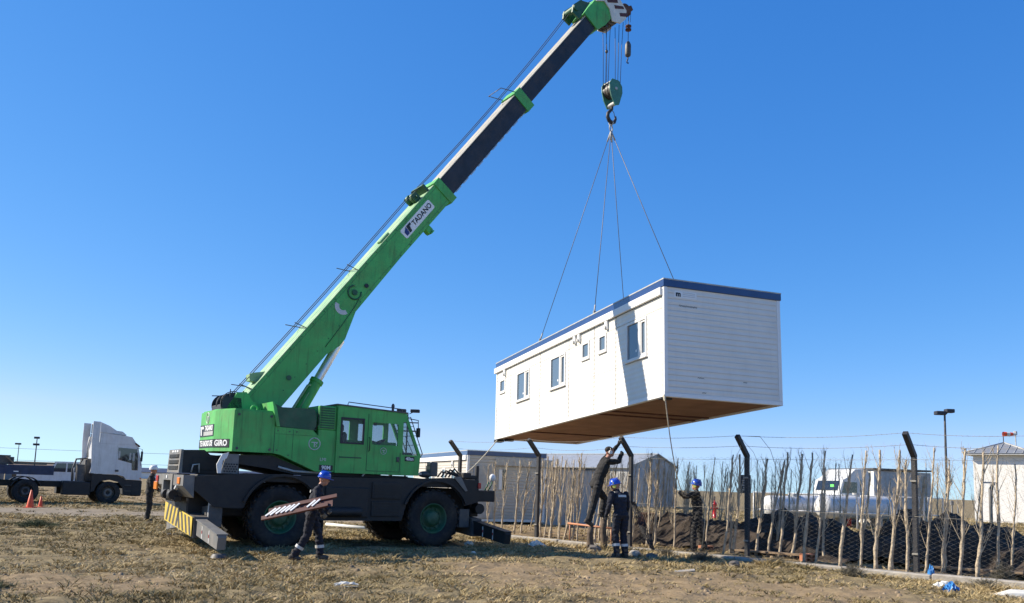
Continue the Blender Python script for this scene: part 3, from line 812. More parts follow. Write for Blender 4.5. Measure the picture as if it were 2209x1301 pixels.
# winch drums behind the boom foot
def winch(mb):
    for v in (-.22, .22):
        mb.cyl((-2.82, v - .17, 3.12), (-2.82, v + .17, 3.12), .17, n=24)
        for e in (-.19, .19): mb.cyl((-2.82, v + e - .012, 3.12), (-2.82, v + e + .012, 3.12), .25, n=28)
    mb.box(-3.06, -2.7, -.41, .41, 2.966, 3.10, .01)
wi_o = part('winch', m_boomblk, crane, winch)
part('winch_cover', m_boomblk, wi_o, lambda mb: mb.prism([(-3.06, 2.967), (-3.06, 3.24), (-2.98, 3.27), (-2.66, 3.25), (-2.62, 2.967)], -.50, -.47))
part('winch_frame', m_dkgrey, wi_o, lambda mb: (mb.torus((-2.82, -.46, 3.12), .27, .012, (0, 1, 0), 24, 6, 0, math.pi * 2), mb.cyl((-3.25, -.3, 3.27), (-2.95, -.3, 3.29), .012, n=6), mb.cyl((-2.62, -.48, 2.97), (-2.62, -.48, 3.42), .015, n=6), mb.cyl((-2.9, -.46, 3.0), (-2.9, -.46, 3.44), .012, n=6), mb.cyl((-3.15, -.46, 3.2), (-2.6, -.46, 3.2), .012, n=6)))

# operator cab -------------------------------------------------------------
CV0, CV1 = -1.34, -0.46
cab_pts = [(-0.70, 1.68), (-0.70, 3.20), (1.02, 3.13), (1.43, 2.20), (1.40, 1.68)]
def cabwall(mb, v0, v1):
    wall_grid(mb, -0.70, 0.90, 1.68, 3.10, v0, v1, [(-.60, -.06, 2.36, 2.92), (.16, .82, 2.36, 2.87)])
    mb.prism([(-0.70, 3.10), (-0.70, 3.20), (1.02, 3.13), (1.03, 3.10)], v0, v1)
    mb.prism([(0.90, 1.68), (1.40, 1.68), (1.43, 2.16), (0.90, 2.16)], v0, v1)
    mb.prism([(0.90, 2.16), (0.95, 2.16), (0.95, 3.10), (0.90, 3.10)], v0, v1)
    mb.prism([(1.03, 3.10), (0.95, 3.10), (0.95, 2.93), (1.02, 2.93), (1.36, 2.16), (1.435, 2.16)], v0, v1)
def cabshell(mb):
    cabwall(mb, CV0, CV0 + .045); cabwall(mb, CV1 - .045, CV1)
    a, b = CV0 + .045, CV1 - .045
    mb.prism([(-.70, 3.16), (-.70, 3.20), (1.0, 3.13), (1.0, 3.09)], a, b)
    mb.box(-.70, 1.40, a, b, 1.68, 1.73); mb.box(-.70, -.66, a, b, 1.73, 3.155)
    mb.prism([(1.36, 1.73), (1.40, 1.73), (1.43, 2.16), (1.39, 2.16)], a, b)
cab_o = part('operator_cab', m_green, crane, cabshell)
part('cab_roof_panel', m_dkgrey, cab_o, lambda mb: mb.prism([(-.74, 3.205), (-.74, 3.235), (1.05, 3.162), (1.05, 3.132)], CV0 - .02, CV1 + .02))
part('roof_rail', m_dkgrey, cab_o, lambda mb: (mb.tube([(-.45, CV0 + .08, 3.22), (-.43, CV0 + .08, 3.30), (.92, CV0 + .08, 3.235), (.95, CV0 + .08, 3.16)], .012, 6), mb.ball((.72, CV0 + .15, 3.29), (.04, .04, .07)), mb.cyl((.72, CV0 + .15, 3.15), (.72, CV0 + .15, 3.26), .03)))
for v in (CV0 + .018, CV1 - .022):
    part('side_window', m_cabglass, cab_o, lambda mb: mb.box(-.595, -.065, v - .003, v + .003, 2.365, 2.915))
    part('door_window', m_cabglass, cab_o, lambda mb: mb.box(.165, .815, v - .003, v + .003, 2.365, 2.865))
    part('quarter_window', m_cabglass, cab_o, lambda mb: mb.prism([(.955, 2.165), (1.355, 2.165), (1.015, 2.925), (.955, 2.925)], v - .003, v + .003))
part('windscreen', m_cabglass, cab_o, lambda mb: mb.prism([(1.012, 3.10), (1.03, 3.10), (1.43, 2.165), (1.412, 2.165)], CV0 + .05, CV1 - .05))
def wframe(mb):
    for (a0, a1, b0, b1) in ((-.62, -.04, 2.34, 2.94),):
        wall_grid(mb, a0, a1, b0, b1, CV0 - .012, CV0 - .001, [(a0 + .04, a1 - .04, b0 + .04, b1 - .04)])
part('window_frame', m_boomblk, cab_o, wframe)
part('door_seal', m_greendark, cab_o, lambda mb: (mb.box(.045, .057, CV0 - .006, CV0 - .001, 1.76, 3.06), mb.box(.045, .90, CV0 - .006, CV0 - .001, 1.745, 1.757), mb.box(.89, .902, CV0 - .006, CV0 - .001, 1.76, 2.2), mb.box(-.62, -.08, CV0 - .008, CV0 - .001, 2.02, 2.05)))
part('door_handle', m_dkgrey, cab_o, lambda mb: mb.box(.80, .87, CV0 - .03, CV0 - .001, 1.98, 2.10, .008))
def seat(mb):
    mb.box(-.45, .05, -1.15, -.65, 1.75, 2.10, .04); mb.box(-.52, -.36, -1.15, -.65, 2.05, 2.62, .05); mb.box(-.5, -.4, -1.02, -.78, 2.62, 2.80, .03)
part('operator_seat', m_interior, cab_o, seat)
def steer(mb):
    mb.torus((.52, -.9, 2.43), .17, .016, (-.5, 0, 1), 20, 6); mb.cyl((.52, -.9, 2.43), (.78, -.9, 2.0), .03)
    mb.tube([(.36, -.9, 2.46), (.52, -.9, 2.42), (.68, -.9, 2.5)], .014, 5); mb.box(.85, 1.3, -1.2, -.6, 1.75, 2.22, .03)
part('steering_wheel', m_interior, cab_o, steer)
part('cab_pillar', m_rust, cab_o, lambda mb: (mb.box(.27, .33, CV1 - .10, CV1 - .05, 1.75, 3.1), mb.box(.40, .46, -.9, -.86, 2.83, 2.90)))
part('windscreen_guard', m_dkgrey, cab_o, lambda mb: (mb.tube([(1.07, CV0 + .02, 3.05), (1.13, CV0 + .02, 3.06), (1.49, CV0 + .02, 2.2), (1.44, CV0 + .02, 2.12)], .012, 5), mb.tube([(1.07, CV1 - .02, 3.05), (1.13, CV1 - .02, 3.06), (1.49, CV1 - .02, 2.2), (1.44, CV1 - .02, 2.12)], .012, 5), *[mb.cyl((1.13 + .36 * k / 4, CV0 + .02, 3.06 - .86 * k / 4), (1.13 + .36 * k / 4, CV1 - .02, 3.06 - .86 * k / 4), .007, n=5) for k in range(5)]))
emblem(frameM((.46, CV0 - .0035, 2.22), (1, 0, 0), (0, 0, 1)), .075, cab_o)
part('capacity_plate', m_signk, cab_o, lambda mb: mb.box(1.02, 1.27, CV0 - .006, CV0 - .001, 2.01, 2.12))
text_part('capacity_lettering', '40tn', .11, frameM((1.145, CV0 - .0085, 2.065), (1, 0, 0), (0, 0, 1)), m_signw, cab_o, .003)
# vent box behind the cab and the panel between
def ventb(mb): mb.box(-1.12, -.704, -1.30, -.5, 1.69, 2.62, .0); mb.box(-1.12, -.704, -1.28, -.5, 2.62, 3.17, .02)
vb = part('engine_vent_box', m_green, crane, ventb)
part('vent_grille', m_greendark, vb, lambda mb: [mb.box(-1.08, -.76, -1.295, -1.282, 2.66 + k * .055, 2.69 + k * .055) for k in range(9)])
part('radius_plate', m_signk, vb, lambda mb: mb.box(-1.06, -.74, -1.306, -1.301, 1.72, 1.84))
text_part('radius_lettering', '90M', .12, frameM((-.90, -1.3085, 1.78), (1, 0, 0), (0, 0, 1)), m_signw, vb, .003)
text_part('faded_lettering', 'LMI', .10, frameM((-.98, -1.3035, 1.96), (1, 0, 0), (0, 0, 1)), m_signg, vb)

# boom -------------------------------------------------------------
TH = R(53)
BM = Matrix(((math.cos(TH), 0, -math.sin(TH), -2.62), (0, 1, 0, 0), (math.sin(TH), 0, math.cos(TH), 3.18), (0, 0, 0, 1)))
def bpt(s, v, t): return BM @ Vector((s, v, t))
def boom1(mb):
    side = [(-.42, -.16), (-.30, -.008), (7.62, -.008), (7.62, -.60), (5.4, -.585), (3.5, -.62), (2.80, -.86), (2.58, -.87), (2.2, -.76), (-.1, -.76), (-.40, -.52)]
    mb.prism(side, -.36, .36)
b1 = part('boom_base_section', m_green, crane, boom1, BM)
part('boom_top_plate', m_greentop, b1, lambda mb: (mb.box(-.28, 7.60, -.372, .372, -.006, .014), mb.prism([(.62, .016), (.55, .14), (.66, .24), (.74, .20), (.95, .016)], -.14, .14), mb.box(5.35, 5.7, -.3, -.1, .016, .07, .01)), BM)
part('boom_collar', m_green, b1, lambda mb: (wall_grid(mb, -.39, .39, -.66, .045, 7.621, 7.86, [(-.325, .325, -.56, -.02)], lambda a, b, d: (d, a, b))), BM)
part('angle_dial', m_signg, b1, lambda mb: mb.prism([(3.37 + r * math.cos(a), -.30 + r * math.sin(a)) for r, a0, a1 in ((.21, R(105), R(255)), (.10, R(255), R(105))) for a in [a0 + (a1 - a0) * k / 8 for k in range(9)]], -.366, -.361), BM)
part('hose_reel', m_greendark, b1, lambda mb: (mb.torus((3.84, -.37, -.29), .17, .02, (0, 1, 0), 24, 6, R(40), R(320)),), BM)
part('reel_hub', m_greendark, b1, lambda mb: mb.cyl((3.84, -.40, -.29), (3.84, -.361, -.29), .07), BM)
part('side_port', m_signk, b1, lambda mb: mb.cyl((4.19, -.39, -.40), (4.19, -.361, -.40), .055, n=16), BM)
part('side_boss', m_greendark, b1, lambda mb: mb.cyl((1.15, -.378, -.45), (1.15, -.361, -.45), .06, n=16), BM)
part('hose', m_greendark, b1, lambda mb: mb.tube([(3.9, -.37, -.45), (3.6, -.37, -.52), (3.0, -.368, -.58), (2.3, -.368, -.62)], .009, 5), BM)
part('boom_lug', m_green, b1, lambda mb: (mb.box(6.55, 6.72, -.3, -.1, -.76, -.602, .01), mb.box(6.58, 6.70, -.34, -.06, -.80, -.765, .01)), BM)
part('pivot_pin', m_dkgrey, b1, lambda mb: mb.cyl((-.05, -.52, -.42), (-.05, .52, -.42), .11, n=18), BM)
def rounded(mb, s0, s1, t0, t1, y0, y1, r=.05, n=5):
    pts = []
    for cx, cy, a in ((s1 - r, t1 - r, 0), (s0 + r, t1 - r, 90), (s0 + r, t0 + r, 180), (s1 - r, t0 + r, 270)):
        pts += [(cx + r * math.cos(R(a + 90 * k / n)), cy + r * math.sin(R(a + 90 * k / n))) for k in range(n + 1)]
    mb.prism(pts, y0, y1)
part('name_plate', m_signw, b1, lambda mb: rounded(mb, 5.92, 7.18, -.395, -.125, -.366, -.361), BM)
text_part('name_lettering', 'TADANO', .185, BM @ frameM((6.74, -.3685, -.26), (1, 0, 0), (0, 0, 1)), m_signk, b1, .004, xs=1.0)
part('name_mark', [m_signb, m_signk], b1, lambda mb: (mb.prism([(5.99, -.35), (6.10, -.35), (6.13, -.16), (5.99, -.24)], -.3715, -.3675), setattr(mb, 'mi', 1), mb.prism([(6.115, -.35), (6.20, -.35), (6.24, -.22), (6.30, -.22), (6.31, -.16), (6.145, -.16)], -.3715, -.3675)), BM)
b2 = part('boom_middle_section', m_boomblk, crane, lambda mb: mb.box(7.0, 11.62, -.32, .32, -.55, -.03, .02), BM)
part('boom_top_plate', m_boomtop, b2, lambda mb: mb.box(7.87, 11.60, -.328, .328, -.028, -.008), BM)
part('boom_lower_flange', m_ltgrey, b2, lambda mb: [mb.box(8.0 + k * .36, 8.24 + k * .36, -.33, -.315, -.57, -.552) for k in range(10)], BM)
part('boom_collar', m_green, b2, lambda mb: wall_grid(mb, -.345, .345, -.62, .03, 11.621, 11.93, [(-.285, .285, -.52, -.035)], lambda a, b, d: (d, a, b)), BM)
part('rope_loop', m_dkgrey, b2, lambda mb: mb.tube([(11.7, -.33, .03), (11.40, -.33, .40), (11.40, .33, .40), (11.7, .33, .03)], .012, 5), BM)
b3 = part('boom_tip_section', m_boomblk, crane, lambda mb: mb.box(11.5, 15.72, -.28, .28, -.51, -.045, .02), BM)
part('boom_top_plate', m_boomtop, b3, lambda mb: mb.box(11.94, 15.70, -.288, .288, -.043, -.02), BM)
def head(mb):
    pts = [(15.70, .06), (16.60, .10), (16.75, -.30), (16.45, -.66), (16.1, -.66), (15.72, -.56)]
    mb.prism(pts, -.33, -.29); mb.prism(pts, .29, .33); mb.prism([(15.705, .05), (16.5, .085), (16.5, .045), (15.705, .01)], -.289, .289); mb.prism([(15.73, -.52), (16.1, -.62), (16.1, -.655), (15.73, -.555)], -.289, .289)
hd = part('boom_head', m_green, crane, head, BM)
def headplate(mb):
    pts = [(16.35, .05), (16.72, .14), (17.05, -.10), (17.22, -.50), (17.16, -.86), (16.92, -1.02), (16.62, -.98), (16.40, -.74), (16.62, -.42), (16.64, -.15)]
    mb.prism(pts, -.37, -.335); mb.prism(pts, .335, .37)
hp = part('head_plate', m_plasticw, crane, headplate, BM)
for k in range(4):
    c = [(16.52, .06), (16.76, -.22), (16.86, -.52), (16.84, -.80)][k]
    def stripe(mb, c=c, k=k):
        s, t = c; L = [.36, .40, .36, .30][k]
        d = Vector((math.cos(R(-36)), math.sin(R(-36)))); p = Vector((-d.y, d.x)) * .055; e = Vector(c)
        q = [e - d * .03 - p, e + d * L - p, e + d * L + p, e - d * .03 + p]
        q = [(min(x[0], 17.14), x[1]) for x in q]
        mb.prism(q, -.376, -.372)
    part('red_stripe', m_redox, hp, stripe, BM)
def sheaves(mb):
    for v in (-.21, -.07, .07, .21):
        c = Vector((16.62, v, -.60))
        mb.lathe([(.05, -.04), (.26, -.045), (.30, -.055), (.31, -.03), (.265, 0), (.31, .03), (.30, .055), (.26, .045), (.05, .04)], 26, c, (0, 1, 0))
    mb.cyl((16.62, -.36, -.60), (16.62, .36, -.60), .06)
part('head_sheaves', m_dkgrey, hd, sheaves, BM)
def auxs(mb):
    mb.prism([(16.9, -.62), (17.45, -.78), (17.75, -.92), (17.70, -1.06), (17.35, -1.02), (16.95, -.9)], -.12, -.09); mb.prism([(16.9, -.62), (17.45, -.78), (17.75, -.92), (17.70, -1.06), (17.35, -1.02), (16.95, -.9)], .09, .12)
    mb.lathe([(.05, -.04), (.17, -.05), (.21, -.05), (.17, 0), (.21, .05), (.17, .05), (.05, .04)], 22, (17.52, 0, -.90), (0, 1, 0))
part('auxiliary_sheave', m_rust, hd, auxs, BM)
part('top_guide', m_greendark, hd, lambda mb: (mb.prism([(15.45, .05), (15.40, .34), (15.62, .46), (15.95, .40), (16.2, .12)], -.26, -.2), mb.prism([(15.45, .05), (15.40, .34), (15.62, .46), (15.95, .40), (16.2, .12)], .2, .26), mb.cyl((15.62, -.3, .34), (15.62, .3, .34), .10, n=16), mb.tube([(15.95, -.3, .38), (16.4, -.3, .5), (16.7, -.2, .3)], .02, 5)), BM)
def rope_pulley(mb):
    mb.lathe([(.03, -.05), (.13, -.05), (.10, 0), (.13, .05), (.03, .05)], 18, (7.05, -.12, .12), (0, 1, 0)); mb.lathe([(.03, -.05), (.13, -.05), (.10, 0), (.13, .05), (.03, .05)], 18, (7.05, .12, .12), (0, 1, 0))
    mb.box(6.95, 7.15, -.22, -.18, .016, .24, .01); mb.box(6.95, 7.15, .18, .22, .016, .24, .01); mb.cyl((7.05, -.3, .12), (7.05, .3, .12), .03); mb.box(7.35, 7.42, -.33, .33, .016, .22)
part('rope_pulley', m_greendark, b1, rope_pulley, BM)
for s in (.30, 2.25, 4.25):
    part('rope_guide', m_dkgrey, b1, lambda mb: (mb.tube([(s + .08, -.36, .016), (s - .02, -.36, .30)], .011, 5), mb.tube([(s + .22, .34, .016), (s + .02, .34, .32)], .011, 5), mb.cyl((s + .05, -.36, .06), (s + .2, .34, .06), .010, n=5)), BM)
# hoist ropes along the boom
for v in (-.12, .12):
    p = [Vector((-2.76, v, 3.34)), bpt(7.02, v, .22), bpt(11.5, v, .19), bpt(15.62, v, .36), bpt(16.45, v, .12)]
    pts = []
    for a, b in zip(p[:-1], p[1:]):
        pts += [a.lerp(b, k / 6) + Vector((0, 0, -.05 * math.sin(math.pi * k / 6))) for k in range(6)]
    part('hoist_rope', m_rope, crane, lambda mb: mb.tube(pts + [p[-1]], .010, 6))
# luffing cylinder
def barrel(mb):
    a = Vector((-1.55, 0, 2.30)); b = Vector((-.76, 0, 3.86)); mb.cyl(a, b, .145, n=20); d = (b - a).normalized()
    mb.cyl(b - d * .06, b + d * .03, .165, n=20); mb.cyl(a - d * .05, a + d * .18, .16, n=20)
cy = part('lift_cylinder_barrel', m_green, crane, barrel)
part('lift_cylinder_rod', m_chrome, cy, lambda mb: mb.cyl((-.76, 0, 3.86), (-.22, 0, 4.92), .105, n=20))
part('oil_pipe', m_greentop, cy, lambda mb: (mb.tube([(-1.35, -.12, 2.95), (-1.40, -.12, 3.05), (-1.02, -.12, 3.72), (-.95, -.12, 3.74)], .03, 8), mb.tube([(-1.2, -.17, 3.15), (-1.0, -.17, 3.55)], .012, 6)))

# small fittings ------------------------------------------------------------
for s_ in [k * .42 for k in range(1, 18)]:
    part('rivet_row', m_greendark, b1, lambda mb: (mb.cyl((s_, -.366, -.045), (s_, -.360, -.045), .014, n=6), mb.cyl((s_, -.366, -.545), (s_, -.360, -.545), .014, n=6)), BM)
part('weld_seam', m_greendark, b1, lambda mb: (mb.box(-.2, 7.6, -.3625, -.3602, -.082, -.076), mb.box(3.6, 7.6, -.3625, -.3602, -.520, -.515)), BM)
part('panel_seam', m_greendark, body_o, lambda mb: (mb.box(-2.118, -2.106, -1.3045, -1.3005, 2.06, 2.62), mb.box(-1.70, -1.692, -1.3045, -1.3005, 1.95, 2.58), mb.box(-2.1, -1.14, -1.3045, -1.3005, 2.47, 2.476)))
for u, w in ((-2.04, 2.54), (-1.78, 2.54), (-1.62, 2.54), (-1.22, 2.42), (-2.04, 2.12), (-1.78, 2.02)):
    part('panel_bolt', m_dkgrey, body_o, lambda mb: mb.cyl((u, -1.312, w), (u, -1.3005, w), .016, n=6))
for u, w in ((-2.9, 2.84), (-2.2, 2.84), (-2.9, 2.12), (-2.2, 2.12)):
    part('weight_bolt', m_dkgrey, cw_o, lambda mb: mb.cyl((u, -1.315, w), (u, -1.3005, w), .03, n=8))
part('lifting_eye', m_green, cw_o, lambda mb: (mb.torus((-2.5, -1.0, 3.0), .07, .02, (0, 1, 0), 14, 6), mb.torus((-2.5, 1.0, 3.0), .07, .02, (0, 1, 0), 14, 6)))
for k in range(3):
    part('hydraulic_hose', m_rubber, crane, lambda mb: mb.tube([(-1.3 + k * .06, -.46, 2.66), (-1.2 + k * .07, -.5, 2.95 + k * .03), (-1.0 + k * .06, -.44, 3.1), (-.8 + k * .05, -.40, 2.9), (-.72 + k * .03, -.42, 2.6)], .018, 6))
for k in range(4):
    part('deck_hose', m_rubber, crane, lambda mb: mb.tube([(2.0 + k * .1, -1.2, 1.68), (2.15 + k * .12, -1.1, 1.80 + .03 * k), (2.45 + k * .06, -1.15, 1.74), (2.6, -1.2, 1.66)], .022, 6))
part('wiper', m_black, cab_o, lambda mb: mb.tube([(1.45, -.9, 2.2), (1.25, -.85, 2.62)], .008, 4))
part('mirror_arm', m_black, cab_o, lambda mb: (mb.tube([(1.05, CV0 - .01, 3.02), (1.25, CV0 - .16, 2.98), (1.26, CV0 - .16, 2.75)], .012, 5), mb.box(1.23, 1.29, CV0 - .22, CV0 - .10, 2.58, 2.80, .01)))
part('grab_handle', m_black, cab_o, lambda mb: mb.tube([(.09, CV0 - .005, 2.2), (.09, CV0 - .05, 2.22), (.09, CV0 - .05, 2.5), (.09, CV0 - .005, 2.52)], .010, 5))
part('air_tank', m_black, carrier_o, lambda mb: mb.cyl((-.85, -1.52, .82), (-.1, -1.52, .82), .10, n=16))
part('mud_flap', m_rubber, carrier_o, lambda mb: mb.box(-.93, -.91, -1.38, -.85, .25, .75))

# ------------------------------------------------------------------ hook block, slings and the hanging module
bpy.context.view_layer.update()
CMW = crane.matrix_world.copy()
def CWp(u, v, w): return CMW @ Vector((u, v, w))
hx = CWp(8.17, 0, 0)
hook = thing('hook_block', 'grey green crane hook block hanging on ropes from the boom head', 'hook', (hx.x, hx.y, 13.05), R(33))
def plates(mb, y0, y1):
    mb.prism([(-.16, 1.46), (.12, 1.46), (.25, 1.30), (.27, 1.08), (.14, .66), (-.02, .60), (-.18, .86), (-.25, 1.10), (-.26, 1.30)], y0, y1)
part('cheek_plate', m_teal, hook, lambda mb: plates(mb, -.21, -.18)); part('cheek_plate', m_teal, hook, lambda mb: plates(mb, .18, .21))
part('block_sheaves', m_dkgrey, hook, lambda mb: [mb.lathe([(.04, -.035), (.21, -.04), (.24, -.045), (.20, 0), (.24, .045), (.21, .04), (.04, .035)], 22, (0, v, 1.17), (0, 1, 0)) for v in (-.12, 0, .12)])
part('spacer_pin', m_ltgrey, hook, lambda mb: (mb.cyl((0, -.23, 1.17), (0, .23, 1.17), .05), mb.cyl((-.17, -.20, 1.38), (-.17, .20, 1.38), .025), mb.cyl((.02, -.20, .70), (.02, .20, .70), .07)))
def hookcurve(mb):
    pts = [(0.02, .66), (0.02, .55), (-.05, .48), (-.135, .38), (-.15, .26), (-.09, .15), (.02, .10), (.13, .15), (.175, .26), (.18, .36)]
    rr = [.045, .045, .05, .058, .062, .066, .066, .058, .045, .018]
    mb.tube([(a, 0, b) for a, b in pts], rr, 10)
part('hook', m_boomblk, hook, hookcurve)
part('safety_latch', m_dkgrey, hook, lambda mb: mb.tube([(.03, 0, .52), (.10, 0, .46), (.15, 0, .30)], .012, 5))
for (u, v) in [(-.27, -.12), (-.27, 0), (-.27, .12), (.25, -.12), (.25, 0), (.25, .12)]:
    part('hoist_rope', m_rope, hook, lambda mb: mb.tube([(u * .95, v, 1.20), (u * .97, v * 1.3, 2.6), (u, v * 1.7, 3.50)], .0095, 5))
part('limit_weight', m_dkgrey, hook, lambda mb: (mb.tube([(-.42, -.15, 3.15), (-.36, -.15, 2.4), (-.33, -.14, 1.3)], .008, 5), mb.ball((-.37, -.15, 2.32), (.05, .05, .06)), mb.box(-.47, -.37, -.2, -.1, 3.1, 3.36, .01)))
ax_p = bpt(17.72, 0, -.94); axw = CMW @ ax_p
aux = thing('auxiliary_hook', 'small grey weighted auxiliary hook dangling at the tip of the boom', 'hook', (axw.x, axw.y, 15.3), R(33))
part('hook_weight', m_dkgrey, aux, lambda mb: mb.lathe([(0, .80), (.05, .79), (.085, .72), (.10, .66), (.10, .36), (.085, .30), (.03, .27), (0, .27)], 18))
part('small_hook', m_boomblk, aux, lambda mb: mb.tube([(0, 0, .28), (0, 0, .18), (-.035, 0, .13), (-.03, 0, .06), (.02, 0, .05), (.04, 0, .10)], [.02, .02, .022, .022, .018, .008], 6))
part('auxiliary_rope', m_rope, aux, lambda mb: (mb.tube([(0, 0, .79), (0, 0, axw.z - 15.3 + .05)], .010, 5), mb.tube([(-.10, 0, 1.25), (-.14, 0, axw.z - 15.35)], .006, 4), mb.tube([(.08, 0, 1.5), (.1, 0, 2.0)], .008, 4)))
part('rope_stop', m_redox, aux, lambda mb: mb.lathe([(.0, 1.18), (.10, 1.19), (.10, 1.23), (.05, 1.25), (.05, 1.29), (.10, 1.31), (.10, 1.35), (0, 1.36)], 14))

YAW, TA, TB = 1.9129, 0.0453, 0.005
ML, MW, MH = 11.90, 3.18, 2.765
MR = Matrix.Rotation(YAW, 4, 'Z') @ Matrix.Rotation(TA, 4, 'Y') @ Matrix.Rotation(TB, 4, 'X')
module = thing('cabin_module', 'white prefabricated cabin module with blue roof band hanging from the crane', 'cabin')
MMW = Matrix.Translation((3.605, 20.03, 3.771)) @ MR @ Matrix.Scale(1.04, 4)
module.matrix_world = MMW

def build_module(root, ML, MW, MH, seams, big, small, clad, lamps, detail=True):
    xz = lambda a, b, d: (a, d, b)
    tiers = (0.10, 1.04, 2.085, 2.37)
    holes = [(a, b, 1.10, 2.03) for a, b in big] + [(a, b, 1.61, 2.065) for a, b in small]
    for i in range(len(seams) - 1):
        for k in range(3):
            x0, x1, z0, z1 = seams[i] + .020, seams[i + 1] - .020, tiers[k] + .006, tiers[k + 1] - .006
            hs = [h for h in holes if h[0] > x0 - .05 and h[1] < x1 + .05 and h[2] >= z0 and h[3] <= z1]
            part('wall_panel', clad, root, lambda mb: wall_grid(mb, x0, x1, z0, z1, -.05, 0, hs))
        if i:
            part('joint_strip', m_dkgrey, root, lambda mb: mb.box(seams[i] - .04, seams[i] + .04, -.10, -.075, .10, 2.36))
    n = int(MW // 1.55) or 1
    for k in range(3):
        z0, z1 = tiers[k] + .0015, (tiers[k + 1] if k < 2 else 2.575) - .0015
        part('end_panel', clad, root, lambda mb: mb.box(ML - .05, ML, -MW + .09, -.09, z0, z1))
        part('wall_panel', clad, root, lambda mb: mb.box(.02, ML - .02, -MW, -MW + .05, z0, z1))
    nb_ = 18; hb_ = (2.573 - .10) / nb_
    part('end_backing', m_roller, root, lambda mb: mb.box(.035, .05, -MW + .09, -.09, .10, 2.573))
    for k in range(nb_):
        part('end_siding', clad, root, lambda mb: mb.box(.0, .034, -MW + .0905, -.0905, .10 + k * hb_ + .0022, .10 + (k + 1) * hb_ - .0022, .0015))
    part('inner_box', m_interior, root, lambda mb: mb.box(.12, ML - .12, -MW + .12, -.30, .14, 2.5))
    for x in (0, ML):
        for y in (0, -MW):
            sx = 1 if x == 0 else -1; sy = -1 if y == 0 else 1
            part('corner_post', m_skirt, root, lambda mb: mb.box(x - .012 * sx, x + .075 * sx, y - .012 * sy, y + .088 * sy, .10, 2.575, .008))
    part('bottom_rail', m_skirt, root, lambda mb: (mb.box(-.01, ML + .01, -.10, .015, .0, .098, .006), mb.box(-.01, ML + .01, -MW - .015, -MW + .10, .0, .098, .006), mb.box(-.01, .10, -MW + .101, -.101, .0, .098, .006), mb.box(ML - .10, ML + .01, -MW + .101, -.101, .0, .098, .006)))
    rb = part('roof_band', m_blue, root, lambda mb: (mb.box(-.03, ML + .03, -.10, .03, 2.577, 2.735), mb.box(-.03, ML + .03, -MW - .03, -MW + .10, 2.577, 2.735), mb.box(-.03, .08, -MW + .101, -.101, 2.577, 2.735), mb.box(ML - .08, ML + .03, -MW + .101, -.101, 2.577, 2.735)))
    part('roof_trim', m_ltgrey, rb, lambda mb: (mb.box(-.036, ML + .036, -.11, .036, 2.736, 2.765), mb.box(-.036, ML + .036, -MW - .036, -MW + .11, 2.736, 2.765), mb.box(-.036, .09, -MW + .111, -.111, 2.736, 2.765), mb.box(ML - .09, ML + .036, -MW + .111, -.111, 2.736, 2.765)))
    part('roof', m_roofz, root, lambda mb: mb.box(.08, ML - .08, -MW + .10, -.10, 2.62, 2.70))
    part('cable_duct', m_skirt, root, lambda mb: mb.box(.07, ML + .10, .002, .075, 2.375, 2.565, .01))
    for a, b in big:
        fr = part('window', m_pvc, root, lambda mb: (wall_grid(mb, a - .03, b + .03, 1.075, 2.055, -.05, .022, [(a + .035, b - .035, 1.135, 1.995)]), mb.box(a + .36 * (b - a) - .05, a + .36 * (b - a) + .05, -.045, .012, 1.1355, 1.9945)))
        xm = a + .36 * (b - a)
        part('pane', m_glass, fr, lambda mb: mb.box(xm + .051, b - .036, -.022, -.012, 1.136, 1.994))
        part('pane', m_glass, fr, lambda mb: mb.box(a + .036, xm - .051, -.042, -.032, 1.136, 1.994))
        part('sash', m_pvc, fr, lambda mb: wall_grid(mb, a + .0365, xm - .0515, 1.1365, 1.9935, -.030, .0, [(a + .085, xm - .10, 1.185, 1.945)]))
        part('sill', m_pvc, fr, lambda mb: mb.box(a - .05, b + .05, .0, .06, 1.045, 1.074, .005))
        part('sticker', m_signw, fr, lambda mb: mb.cyl((xm + .18, -.0118, 1.30), (xm + .18, -.0085, 1.30), .035, n=12))
    for a, b in small:
        fr = part('window', m_pvc, root, lambda mb: wall_grid(mb, a - .025, b + .025, 1.585, 2.08, -.05, .02, [(a + .045, b - .045, 1.66, 2.015)]))
        part('pane', m_glass, fr, lambda mb: mb.box(a + .046, b - .046, -.022, -.012, 1.661, 2.014))
        part('sill', m_pvc, fr, lambda mb: mb.box(a - .04, b + .04, .0, .045, 1.56, 1.584, .004))
    for x in lamps:
        lp = part('wall_lamp', m_skirt, root, lambda mb: mb.box(x - .07, x + .07, .001, .07, 2.14, 2.37, .015))
        part('lamp_lens', m_roller, lp, lambda mb: mb.cyl((x, .07, 2.20), (x, .10, 2.20), .045, n=12))

